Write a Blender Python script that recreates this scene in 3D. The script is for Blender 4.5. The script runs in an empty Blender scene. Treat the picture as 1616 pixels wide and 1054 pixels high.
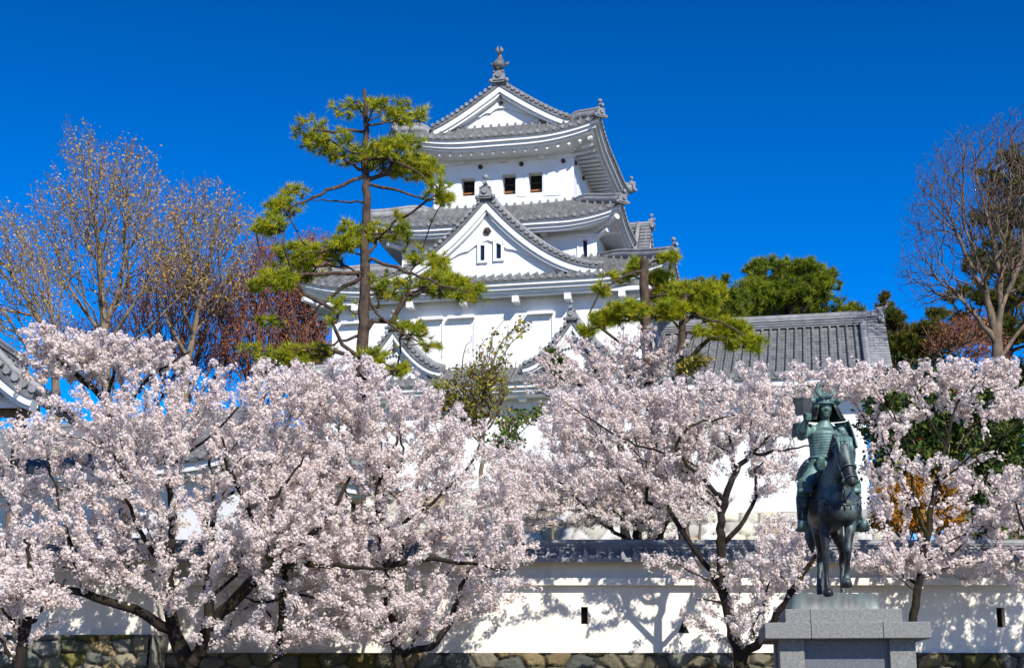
import bpy, math, random
import numpy as np
from mathutils import Vector, Matrix
rnd = random.Random(11)
R = math.radians
sc = bpy.context.scene
COL = sc.collection

# ---------------------------------------------------------------- camera, sky, sun, exposure
PITCH, FPX = R(13.5), 2394.0
cam_d = bpy.data.cameras.new('camera'); cam = bpy.data.objects.new('camera', cam_d); COL.objects.link(cam)
cam.location = (0, 0, 1.6); cam.rotation_euler = (R(90) + PITCH, 0, 0)
cam_d.sensor_width = 36; cam_d.lens = FPX / 1616 * 36
cam_d.clip_start = 0.2; cam_d.clip_end = 6000
sc.camera = cam

SUN_AZ, SUN_EL = R(24), R(36.5)          # azimuth to the right of straight behind the camera
wd = bpy.data.worlds.new('World'); sc.world = wd; wd.use_nodes = True
nt = wd.node_tree; nt.nodes.clear()
sky = nt.nodes.new('ShaderNodeTexSky'); sky.sky_type = 'NISHITA'; sky.sun_disc = False
sky.sun_elevation = SUN_EL; sky.sun_rotation = R(180) - SUN_AZ
sky.air_density = 1.0; sky.dust_density = 0.0; sky.ozone_density = 4.0; sky.altitude = 1500
hs = nt.nodes.new('ShaderNodeHueSaturation'); hs.inputs['Saturation'].default_value = 1.55; hs.inputs['Hue'].default_value = 0.510
bg = nt.nodes.new('ShaderNodeBackground'); bg.inputs['Strength'].default_value = 0.115
wo = nt.nodes.new('ShaderNodeOutputWorld')
nt.links.new(sky.outputs[0], hs.inputs['Color']); tn = nt.nodes.new('ShaderNodeMix'); tn.data_type = 'RGBA'; tn.blend_type = 'MULTIPLY'; tn.inputs[0].default_value = 1.0; tn.inputs[7].default_value = (1.1, 0.90, 1.02, 1)
tcw = nt.nodes.new('ShaderNodeTexCoord'); sep = nt.nodes.new('ShaderNodeSeparateXYZ'); mr = nt.nodes.new('ShaderNodeMapRange')
for q, v_ in (('From Min', 0.0), ('From Max', 0.45), ('To Min', 1.7), ('To Max', 0.86)): mr.inputs[q].default_value = v_
sc2 = nt.nodes.new('ShaderNodeVectorMath'); sc2.operation = 'SCALE'
nt.links.new(tcw.outputs['Generated'], sep.inputs[0]); nt.links.new(sep.outputs[2], mr.inputs[0])
nt.links.new(hs.outputs[0], tn.inputs[6]); nt.links.new(tn.outputs[2], sc2.inputs[0]); nt.links.new(mr.outputs[0], sc2.inputs['Scale']); nt.links.new(sc2.outputs[0], bg.inputs[0]); nt.links.new(bg.outputs[0], wo.inputs[0])

sl = bpy.data.lights.new('sun', 'SUN'); sun = bpy.data.objects.new('sun', sl); COL.objects.link(sun)
sl.energy = 5.0; sl.angle = R(0.5); sl.color = (1.0, 0.965, 0.90)
to_sun = Vector((math.sin(SUN_AZ) * math.cos(SUN_EL), -math.cos(SUN_AZ) * math.cos(SUN_EL), math.sin(SUN_EL)))
sun.rotation_euler = to_sun.to_track_quat('Z', 'Y').to_euler(); sun.location = (10, -20, 40)

sc.view_settings.view_transform = 'Standard'; sc.view_settings.look = 'None'
sc.view_settings.gamma = 1.0; sc.view_settings.exposure = 0.25
sc.cycles.max_bounces = 6; sc.cycles.diffuse_bounces = 2; sc.cycles.transparent_max_bounces = 6

# ---------------------------------------------------------------- helpers
def at(x, y, D):
    """the world point seen at photo pixel (x, y) whose distance along +Y is D"""
    X = (x - 808) / FPX; Y = (527 - y) / FPX
    d = np.array([X, math.cos(PITCH) - Y * math.sin(PITCH), math.sin(PITCH) + Y * math.cos(PITCH)])
    return d * (D / d[1]) + np.array([0, 0, 1.6])

def tag(o, label=None, cat=None, group=None, kind=None):
    if label: o['label'] = label
    if cat: o['category'] = cat
    if group: o['group'] = group
    if kind: o['kind'] = kind
    return o

def thing(name, label, cat, loc=(0, 0, 0), rz=0.0, group=None):
    o = bpy.data.objects.new(name, None); COL.objects.link(o)
    o.location = tuple(float(c) for c in loc); o.rotation_euler = (0, 0, rz); o.empty_display_size = 0.3
    return tag(o, label, cat, group)

def link(name, me, mats, parent=None):
    o = bpy.data.objects.new(name, me); COL.objects.link(o)
    for m in (mats if isinstance(mats, (list, tuple)) else [mats]): me.materials.append(m)
    if parent is not None: o.parent = parent
    return o

def mesh_np(name, V, F, mats, parent=None, col=None, smooth=False):
    """fast mesh from arrays; F is (n,3) or (n,4); col is per-vertex rgb"""
    V = np.ascontiguousarray(V, dtype=np.float32); F = np.ascontiguousarray(F, dtype=np.int32)
    me = bpy.data.meshes.new(name); n, k = F.shape
    me.vertices.add(len(V)); me.vertices.foreach_set('co', V.ravel())
    me.loops.add(n * k); me.loops.foreach_set('vertex_index', F.ravel())
    me.polygons.add(n); me.polygons.foreach_set('loop_start', np.arange(0, n * k, k, dtype=np.int32))
    if smooth: me.polygons.foreach_set('use_smooth', np.ones(n, dtype=bool))
    me.update(calc_edges=True)
    if col is not None:
        a = me.color_attributes.new('tint', 'FLOAT_COLOR', 'POINT')
        c = np.ones((len(V), 4), dtype=np.float32); c[:, :3] = col
        a.data.foreach_set('color', c.ravel())
    return link(name, me, mats, parent)

class MB:
    """collects shapes into one mesh"""
    def __init__(s): s.v = []; s.f = []; s.mi = []; s.cur = 0
    def add(s, vs, fs):
        o = len(s.v); s.v += [tuple(map(float, p)) for p in vs]; s.f += [tuple(i + o for i in q) for q in fs]; s.mi += [s.cur] * len(fs); return s
    def box(s, x0, x1, y0, y1, z0, z1, M=None):
        p = [(x, y, z) for z in (z0, z1) for y in (y0, y1) for x in (x0, x1)]
        if M is not None: p = [tuple(M @ Vector(q)) for q in p]
        return s.add(p, [(0, 2, 3, 1), (4, 5, 7, 6), (0, 1, 5, 4), (2, 6, 7, 3), (0, 4, 6, 2), (1, 3, 7, 5)])
    def bbox(s, x0, x1, y0, y1, z0, z1, b=0.015):
        """box with chamfered vertical and top edges"""
        def ring(i, z): return [(x0 + i + b, y0 + i, z), (x1 - i - b, y0 + i, z), (x1 - i, y0 + i + b, z), (x1 - i, y1 - i - b, z), (x1 - i - b, y1 - i, z), (x0 + i + b, y1 - i, z), (x0 + i, y1 - i - b, z), (x0 + i, y0 + i + b, z)]
        v = ring(b, z0) + ring(0, z0 + b) + ring(0, z1 - b) + ring(b, z1)
        f = [tuple(reversed(range(8))), tuple(range(24, 32))]
        for r in range(3):
            for i in range(8): f.append((r * 8 + i, r * 8 + (i + 1) % 8, r * 8 + 8 + (i + 1) % 8, r * 8 + 8 + i))
        return s.add(v, f)
    def grid(s, P):
        P = np.asarray(P, float); a, b = P.shape[:2]
        return s.add(P.reshape(-1, 3), [(i * b + j, i * b + j + 1, (i + 1) * b + j + 1, (i + 1) * b + j) for i in range(a - 1) for j in range(b - 1)])
    def loft(s, rings, caps=True):
        n = len(rings[0]); v = [p for r in rings for p in r]
        f = [(k * n + i, k * n + (i + 1) % n, (k + 1) * n + (i + 1) % n, (k + 1) * n + i) for k in range(len(rings) - 1) for i in range(n)]
        if caps: f += [tuple(reversed(range(n))), tuple((len(rings) - 1) * n + i for i in range(n))]
        return s.add(v, f)
    def tube(s, pts, rad, n=8, up=(0, 0, 1)):
        """round tube along points; rad number, list, or list of (a, b)"""
        pts = [Vector(p) for p in pts]; m = len(pts); rings = []
        prev = None
        for k in range(m):
            t = (pts[min(k + 1, m - 1)] - pts[max(k - 1, 0)]).normalized()
            if prev is None:
                a = t.cross(Vector(up)); a = a if a.length > 1e-3 else t.cross(Vector((1, 0, 0.1)))
            else: a = prev - t * prev.dot(t)
            a.normalize(); prev = a; b = t.cross(a)
            r = rad[k] if isinstance(rad, (list, tuple)) else rad
            ra, rb = r if isinstance(r, (list, tuple)) else (r, r)
            rings.append([pts[k] + a * (math.cos(q) * ra) + b * (math.sin(q) * rb) for q in (2 * math.pi * i / n for i in range(n))])
        return s.loft(rings)
    def cyl(s, p, q, r, n=12, r2=None): return s.tube([p, q], [r, r if r2 is None else r2], n)
    def ball(s, c, r, n=10, sx=1, sy=1, sz=1):
        rings = []
        for i in range(1, n):
            a = math.pi * i / n
            rings.append([(c[0] + r * sx * math.sin(a) * math.cos(b), c[1] + r * sy * math.sin(a) * math.sin(b), c[2] - r * sz * math.cos(a)) for b in (2 * math.pi * j / (n + 2) for j in range(n + 2))])
        return s.loft(rings)
    def build(s, name, mat, parent=None, smooth=False):
        me = bpy.data.meshes.new(name); me.from_pydata(s.v, [], s.f)
        if smooth: me.polygons.foreach_set('use_smooth', [True] * len(me.polygons))
        if any(s.mi): me.polygons.foreach_set('material_index', s.mi)
        me.update(); return link(name, me, mat, parent)

# ---------------------------------------------------------------- materials
def mat(name, rough=0.8, base=None, spec=0.3):
    m = bpy.data.materials.new(name); m.use_nodes = True
    b = m.node_tree.nodes['Principled BSDF']; b.inputs['Roughness'].default_value = rough
    b.inputs['Specular IOR Level'].default_value = spec
    if base: b.inputs['Base Color'].default_value = (*base, 1)
    return m, m.node_tree, b
def nd(t, kind, **kw):
    n = t.nodes.new(kind)
    for k, v in kw.items():
        if k in n.inputs.keys(): n.inputs[k].default_value = v
        else: setattr(n, k, v)
    return n
def ramp(t, src, stops):
    r = t.nodes.new('ShaderNodeValToRGB'); e = r.color_ramp.elements
    while len(e) < len(stops): e.new(0.5)
    for el, (p, c) in zip(e, stops): el.position = p; el.color = (*c, 1)
    t.links.new(src, r.inputs[0]); return r.outputs[0]
def coords(t, scale=1.0, kind='Object'):
    tc = t.nodes.new('ShaderNodeTexCoord'); mp = t.nodes.new('ShaderNodeMapping')
    mp.inputs['Scale'].default_value = scale if isinstance(scale, tuple) else (scale,) * 3
    t.links.new(tc.outputs[kind], mp.inputs[0]); return mp.outputs[0]
def noise(t, vec, scale, detail=4, rough=0.55):
    n = nd(t, 'ShaderNodeTexNoise', Scale=scale, Detail=detail, Roughness=rough); t.links.new(vec, n.inputs['Vector']); return n.outputs['Fac']
def bump(t, b, h, strength, dist):
    n = nd(t, 'ShaderNodeBump', Strength=strength, Distance=dist); t.links.new(h, n.inputs['Height']); t.links.new(n.outputs[0], b.inputs['Normal'])
def noise_mat(name, stops, scale, rough=0.85, bstr=0.3, bdist=0.02, bscale=None, detail=6, vscale=1.0, spec=0.3):
    m, t, b = mat(name, rough, spec=spec); v = coords(t, vscale)
    n = noise(t, v, scale, detail, 0.62)
    t.links.new(ramp(t, n, stops), b.inputs['Base Color'])
    if bstr: bump(t, b, noise(t, v, bscale or scale * 4, 5), bstr, bdist)
    return m
def tint_mat(name, rough=0.7, trans=0.0, bstr=0.0, bscale=20, bdist=0.02, spec=0.2):
    """colour from the mesh's own tint attribute, optional translucency for petals and leaves"""
    m, t, b = mat(name, rough, spec=spec)
    a = nd(t, 'ShaderNodeVertexColor', layer_name='tint')
    t.links.new(a.outputs[0], b.inputs['Base Color'])
    if bstr: bump(t, b, noise(t, coords(t), bscale, 5), bstr, bdist)
    if trans:
        tr = t.nodes.new('ShaderNodeBsdfTranslucent'); mx = nd(t, 'ShaderNodeMixShader'); mx.inputs[0].default_value = trans
        t.links.new(a.outputs[0], tr.inputs[0])
        t.links.new(b.outputs[0], mx.inputs[1]); t.links.new(tr.outputs[0], mx.inputs[2])
        t.links.new(mx.outputs[0], t.nodes['Material Output'].inputs[0])
    return m

M = {}
def white_wall():
    m, t, b = mat('white_plaster', 0.9); v = coords(t)
    streak = noise(t, coords(t, (2.2, 2.2, 0.22)), 1.6, 7, 0.68)
    mx = nd(t, 'ShaderNodeMix', data_type='RGBA', blend_type='MULTIPLY'); mx.inputs[0].default_value = 1.0
    t.links.new(ramp(t, noise(t, v, .8, 7, .65), [(0.28, (0.73, 0.72, 0.69)), (0.5, (0.80, 0.798, 0.785)), (0.8, (0.83, 0.83, 0.82))]), mx.inputs[6])
    t.links.new(ramp(t, streak, [(0.25, (0.84, 0.83, 0.80)), (0.46, (1, 1, 1))]), mx.inputs[7])
    t.links.new(mx.outputs[2], b.inputs['Base Color']); bump(t, b, noise(t, v, 9, 5), 0.15, 0.012); return m
M['plaster'] = white_wall()
def cream_wall():
    m, t, b = mat('cream_plaster', 0.92); v = coords(t)
    n1 = noise(t, v, 0.9, 7, 0.65)
    streak = noise(t, coords(t, (3.0, 3.0, 0.35)), 1.3, 6, 0.65)
    mx = nd(t, 'ShaderNodeMix', data_type='RGBA', blend_type='MULTIPLY'); mx.inputs[0].default_value = 1.0
    t.links.new(ramp(t, n1, [(0.25, (0.73, 0.67, 0.57)), (0.6, (0.84, 0.785, 0.68))]), mx.inputs[6])
    t.links.new(ramp(t, streak, [(0.25, (0.86, 0.83, 0.78)), (0.5, (1, 1, 1))]), mx.inputs[7])
    t.links.new(mx.outputs[2], b.inputs['Base Color']); bump(t, b, noise(t, v, 14, 5), 0.25, 0.015); return m
M['cream'] = cream_wall()
M['tile'] = noise_mat('grey_roof_tile', [(0.28, (0.07, 0.07, 0.072)), (0.5, (0.14, 0.14, 0.142)), (0.72, (0.22, 0.22, 0.215))], 2.4, 0.55, 0.25, 0.01, 30, spec=0.4)
M['tile_light'] = noise_mat('pale_ridge_tile', [(0.3, (0.16, 0.16, 0.165)), (0.7, (0.30, 0.30, 0.305))], 3.0, 0.6, 0.25, 0.01, 30, spec=0.4)
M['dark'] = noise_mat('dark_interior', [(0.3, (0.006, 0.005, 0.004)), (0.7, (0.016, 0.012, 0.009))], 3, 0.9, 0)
M['slit'] = mat('dark_glass', 0.15, (0.01, 0.015, 0.03), 0.5)[0]
M['timber'] = noise_mat('brown_timber', [(0.3, (0.20, 0.07, 0.025)), (0.7, (0.32, 0.13, 0.05))], 6, 0.7, 0.2)
M['bronze_dot'] = noise_mat('dark_metal', [(0.3, (0.03, 0.022, 0.018)), (0.7, (0.07, 0.05, 0.04))], 10, 0.6, 0.2)
M['granite'] = noise_mat('grey_granite', [(0.3, (0.14, 0.137, 0.128)), (0.5, (0.21, 0.206, 0.193)), (0.7, (0.29, 0.285, 0.268))], 38, 0.75, 0.2, 0.004, 90, detail=8)
M['granite_dark'] = noise_mat('polished_dark_granite', [(0.3, (0.09, 0.095, 0.105)), (0.7, (0.18, 0.185, 0.20))], 45, 0.35, 0.05, 0.002, 90, detail=8)
M['stone'] = tint_mat('rough_stone', 0.9, 0, 0.5, 9, 0.04)
M['ground'] = noise_mat('packed_earth', [(0.3, (0.10, 0.08, 0.055)), (0.6, (0.17, 0.15, 0.11)), (0.75, (0.09, 0.11, 0.04))], 0.6, 0.95, 0.5, 0.05, 8)
M['grass_bank'] = noise_mat('grass_bank', [(0.3, (0.05, 0.075, 0.02)), (0.6, (0.10, 0.12, 0.035)), (0.75, (0.14, 0.11, 0.05))], 0.9, 0.95, 0.6, 0.08, 10)

# ---------------------------------------------------------------- ground
def sheet(name, rects, m):
    b = MB()
    for x0, x1, y0, y1, z in rects: b.add([(x0, y0, z), (x1, y0, z), (x1, y1, z), (x0, y1, z)], [(0, 1, 2, 3)])
    return tag(b.build(name, m), kind='structure')
sheet('ground', [(-3000, 3000, -600, 5000, 0.0)], M['ground'])

def terrain():
    """raised castle grounds behind the front wall, rising to a mound under the keep"""
    n = 90; xs = np.linspace(-120, 120, n); ys = np.linspace(31.3, 190, n)
    X, Y = np.meshgrid(xs, ys, indexing='ij')
    Z = 2.5 + np.clip((Y - 33) / 18, 0, 1) * 2.0 + 0.35 * np.sin(X * 0.21 + 1) * np.sin(Y * 0.17) * np.clip((Y - 33) / 8, 0, 1)
    edge = np.clip((120 - np.abs(X)) / 12, 0, 1) * np.clip((190 - Y) / 12, 0, 1)
    Z = Z * edge - 0.3 * (1 - edge)
    tag(MB().grid(np.stack([X, Y, Z], -1)).build('castle_terrace', M['grass_bank'], smooth=True), kind='structure')
terrain()

# ---------------------------------------------------------------- stone walls (real relief from a Voronoi pattern)
def stones(name, W, H, cell, relief, palette, parent, lean=0.0, seed=1, step=0.04, M_=None, depth=1.2, curve=0.0):
    """front face in local x (0..W), z (0..H), facing -y; stones bulge by relief; leans back by lean*z"""
    g = np.random.default_rng(seed)
    nx, nz = max(2, int(W / step)), max(2, int(H / step))
    xs = np.linspace(0, W, nx); zs = np.linspace(0, H, nz); X, Z = np.meshgrid(xs, zs, indexing='ij')
    cw, ch = cell
    cx, cz = [], []
    for r in range(-1, int(H / ch) + 2):
        x = -cw + g.uniform(0, cw)
        while x < W + cw:
            cx.append(x + g.uniform(-.25, .25) * cw); cz.append((r + .5) * ch + g.uniform(-.3, .3) * ch); x += cw * g.uniform(.65, 1.35)
    cx, cz = np.array(cx), np.array(cz)
    wob = 0.10 * np.sin(X * 5.1 / cw * .5 + Z * 3) * cw * .4
    d1 = np.full(X.shape, 9e9); d2 = d1.copy(); idx = np.zeros(X.shape, int)
    for i in range(len(cx)):
        d = np.hypot((X + wob - cx[i]) / cw, (Z - cz[i]) / ch)
        m1 = d < d1; d2 = np.where(m1, d1, np.minimum(d2, d)); idx = np.where(m1, i, idx); d1 = np.where(m1, d, d1)
    e = np.clip((d2 - d1) * 3.2, 0, 1)
    tilt = g.uniform(-.12, .12, (len(cx), 2))
    bul = relief * (np.sqrt(e) * .85) + relief * .3 * g.uniform(0, 1, len(cx))[idx] * e + (tilt[idx, 0] * (X - cx[idx]) + tilt[idx, 1] * (Z - cz[idx])) * e
    bul += 0.012 * g.normal(size=X.shape) * e
    off = lean * Z + curve * Z * Z
    P = np.stack([X, off - bul, Z], -1)
    pal = np.array(palette); c = pal[g.integers(0, len(pal), len(cx))] * g.uniform(.75, 1.2, (len(cx), 1))
    C = c[idx] * (0.25 + .75 * np.clip(e * 2.2, 0, 1))[..., None] * g.uniform(.9, 1.08, X.shape)[..., None]
    V = P.reshape(-1, 3); Cc = C.reshape(-1, 3)
    I = np.arange(nx * nz).reshape(nx, nz)
    F = np.stack([I[:-1, :-1], I[1:, :-1], I[1:, 1:], I[:-1, 1:]], -1).reshape(-1, 4)
    b = len(V); bt = off[0, -1]
    V = np.vstack([V, [[0, off[0, 0] + depth, 0], [W, off[0, 0] + depth, 0], [W, bt + depth, H], [0, bt + depth, H], [0, bt, H], [W, bt, H], [0, off[0, 0], 0], [W, off[0, 0], 0]]])
    Cc = np.vstack([Cc, np.tile(pal[0], (8, 1))])
    F = np.vstack([F, [[b + 4, b + 5, b + 2, b + 3], [b + 1, b, b + 3, b + 2], [b + 6, b + 4, b + 3, b], [b + 7, b + 1, b + 2, b + 5]]])
    return mesh_np(name, V, F, M['stone'], parent, Cc)
GREY_STONE = [(.27, .26, .21), (.31, .27, .18), (.16, .14, .04), (.24, .19, .06), (.08, .08, .05), (.17, .165, .13), (.22, .19, .12), (.13, .135, .11), (.25, .22, .15), (.19, .18, .15), (.16, .15, .09), (.29, .22, .11)]
PALE_STONE = [(.55, .51, .43), (.48, .46, .42), (.60, .54, .42), (.40, .37, .32), (.48, .37, .24), (.64, .61, .56)]

# ---------------------------------------------------------------- tile roofs
ROLL = [(0, 0), (.22, -.012), (.34, .0), (.38, .055), (.45, .088), (.52, .095), (.59, .088), (.66, .055), (.70, .0), (.85, -.012)]
def roll_samples(L, per=0.36, sc_=1.4):
    n = max(2, int(round(2 * L / per))); p = 2 * L / n; s = []; h = []; cen = []
    for i in range(n):
        for a, b in ROLL: s.append(-L + (i + a) * p); h.append(b * sc_)
        cen.append(-L + (i + .52) * p)
    s.append(L); h.append(0); return np.array(s), np.array(h), cen

def skirt_z(x, q, rise, up, Lc):      # x 0 at eave .. 1 inside; q distance to the hip line
    return rise * (x * .72 + .28 * x * x) + up * np.clip(1 - q / Lc, 0, 1) ** 2.2 * (1 - .85 * x)
def skirt(parent, name, o, i, ze, zi, up=0.35, Lc=2.6, per=0.36, sides=(0, 1, 2, 3), hips=True, hip_sides=(0, 1, 2, 3), balls=False, board=((.12, .26), (.32, .16)), soff=0.0, wall=None, rafters=False):
    """one storey's hipped eaves: outer half sizes o, inner half sizes i (u, w), eave z, inner z"""
    b = MB(); wh = MB(); rf = MB()
    for k in sides:
        ax = k % 2; sg = 1 if k in (1, 2) else -1     # 0 front(-w) 1 right(+u) 2 back(+w) 3 left(-u)
        a, ai = (o[0], i[0]) if ax == 0 else (o[1], i[1]); e, ei = (o[1], i[1]) if ax == 0 else (o[0], i[0])
        def P(s, d, z):
            n = e - d
            return (s * (1 if k in (0, 1) else -1) * 1.0, sg * n, z) if ax == 0 else (sg * n, s * (1 if k == 1 else -1), z)
        D = e - ei; s, h, cen = roll_samples(a, per); nv = max(3, int(D / .27)); xs = []
        for c in range(nv): xs += [(c + .03) / nv, (c + 1) / nv]
        xs[0] = 0
        G = np.zeros((len(s), len(xs), 3))
        for si, (sv, hv) in enumerate(zip(s, h)):
            dmax = D if abs(sv) <= ai else D * max(0.0, (a - abs(sv))) / max(1e-6, a - ai)
            for xi, xx in enumerate(xs):
                d = min(xx * D, dmax); x = d / D; q = (a - d * (a - ai) / D) - abs(sv)
                lip = .014 * (1 - (xi % 2)) if xx * D <= dmax else 0
                G[si, xi] = P(sv, d, ze + skirt_z(x, max(q, 0), zi - ze, up, Lc) + hv + lip)
        b.grid(G)
        lo = G[:, 0].copy(); lo2 = lo.copy(); lo2[:, 2] = [ze + skirt_z(0, a - abs(sv), zi - ze, up, Lc) - .09 for sv in s]
        b.grid(np.stack([lo2, lo], 1))
        # round end tiles along the eave
        for c in cen:
            zc = ze + skirt_z(0, a - abs(c), zi - ze, up, Lc) + .02; p0 = P(c, -.035, zc); p1 = P(c, .08, zc)
            b.cur = 1; b.cyl(p0, p1, .088, 8); b.cur = 0
        # stepped white fascia boards and soffit following the curved eave
        sv = np.linspace(-1, 1, 41); top = -.09; inset = 0
        def row(ins, dz, flat=0.0):
            out = []
            for q in sv:
                L = a - ins; ss = q * L; zz = ze + (1 - flat) * skirt_z(0, (L - abs(ss)), zi - ze, up, Lc) + dz
                out.append(P(ss, ins, zz))
            return np.array(out)
        rows = [row(.03, top)]
        for ins, hh in board:
            rows += [row(ins, top + .0), row(ins, top - hh)]; top -= hh
        if wall:
            rows.append(row(board[-1][0] + .02, top))
            wn = wall[1] if ax == 0 else wall[0]; rows.append(row(e - wn - .0, top + soff, 1.0))
        wh.grid(np.stack(rows, 1))
        if rafters and wall:
            L = a - board[-1][0] - .12; n = int(2 * L / .46)
            for j in range(n + 1):
                ss = -L + 2 * L * j / n; r0 = board[-1][0] + .10; wn = (wall[1] if ax == 0 else wall[0]); r1 = e - wn
                lim = a - abs(ss)
                if k == 0: r1 = r0 + .16
                if lim < r1: r1 = max(r0 + .15, lim)
                z0 = ze + skirt_z(0, a - abs(ss), zi - ze, up, Lc) + top; z1 = ze + top + soff + (z0 - ze - top) * (1 - (r1 - r0) / max(.01, e - wn - r0))
                A, B = Vector(P(ss, r0, z0 - .06)), Vector(P(ss, r1, z1 - .06))
                rf.tube([A, B], [(.075, .075)] * 2, 4)
    roof = b.build(name, [M['tile'], M['tile_light']], parent)
    wh.build('plastered_eaves', M['plaster'], roof)
    if rafters: rf.build('rafter', M['plaster'], roof); roof.children[-1]['kind'] = 'stuff'
    if hips:
        for su in (-1, 1):
            for sw in (-1, 1):
                pts = []
                for j in range(9):
                    x = j / 8
                    pts.append((su * (o[0] + (i[0] - o[0]) * x), sw * (o[1] + (i[1] - o[1]) * x), ze + float(skirt_z(x, 0, zi - ze, up, Lc)) + .12 - (.40 if j == 8 else .17 if j == 7 else .05 if j == 6 else 0)))
                hb = MB(); hb.tube(pts, [(.13, .17)] * 9, 8); hb.tube([(p[0], p[1], p[2] + .19) for p in pts], .085, 8)
                hr = hb.build('hip_ridge', M['tile_light'], roof, True)
                # end ornament at the corner
                p = Vector(pts[0]); dv = Vector((su, sw, 0)).normalized(); ob = MB()
                X = Matrix.Translation(p) @ Matrix.Rotation(math.atan2(dv.y, dv.x) + math.pi / 2, 4, 'Z')
                oni(ob, X, .48, balls); ob.build('ridge_end_tile', M['tile_light'], roof)
    return roof

def oni(ob, X, s, ball=True):
    """demon-tile ridge end facing local -y of X; s = width in metres"""
    prof = [(-.5, -.45), (-.62, -.30), (-.42, -.12), (-.40, .20), (-.25, .42), (0, .5), (.25, .42), (.40, .20), (.42, -.12), (.62, -.30), (.5, -.45)]
    for y0, y1, k in ((-.16, .12, 1.0), (-.24, -.15, .72)):
        r0 = [tuple(X @ Vector((a * s * k, y0 * s, b * s * k))) for a, b in prof]; r1 = [tuple(X @ Vector((a * s * k, y1 * s, b * s * k))) for a, b in prof]
        ob.loft([r0, r1])
    for sx in (-1, 1):
        ob.ball(tuple(X @ Vector((sx * .55 * s, -.1 * s, -.34 * s))), .17 * s, 6)
        ob.ball(tuple(X @ Vector((sx * .33 * s, -.18 * s, .30 * s))), .09 * s, 5)
    ob.cyl(tuple(X @ Vector((0, -.36 * s, .04 * s))), tuple(X @ Vector((0, -.2 * s, .04 * s))), .19 * s, 10)
    ob.cyl(tuple(X @ Vector((0, -.42 * s, .62 * s))), tuple(X @ Vector((0, .35 * s, .52 * s))), .15 * s, 8)
    if ball:
        ob.cyl(tuple(X @ Vector((0, 0, .5 * s))), tuple(X @ Vector((0, 0, .95 * s))), .11 * s, 8, .06 * s)
        c = X @ Vector((0, 0, 1.08 * s)); ob.ball(tuple(c), .2 * s, 8)

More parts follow.
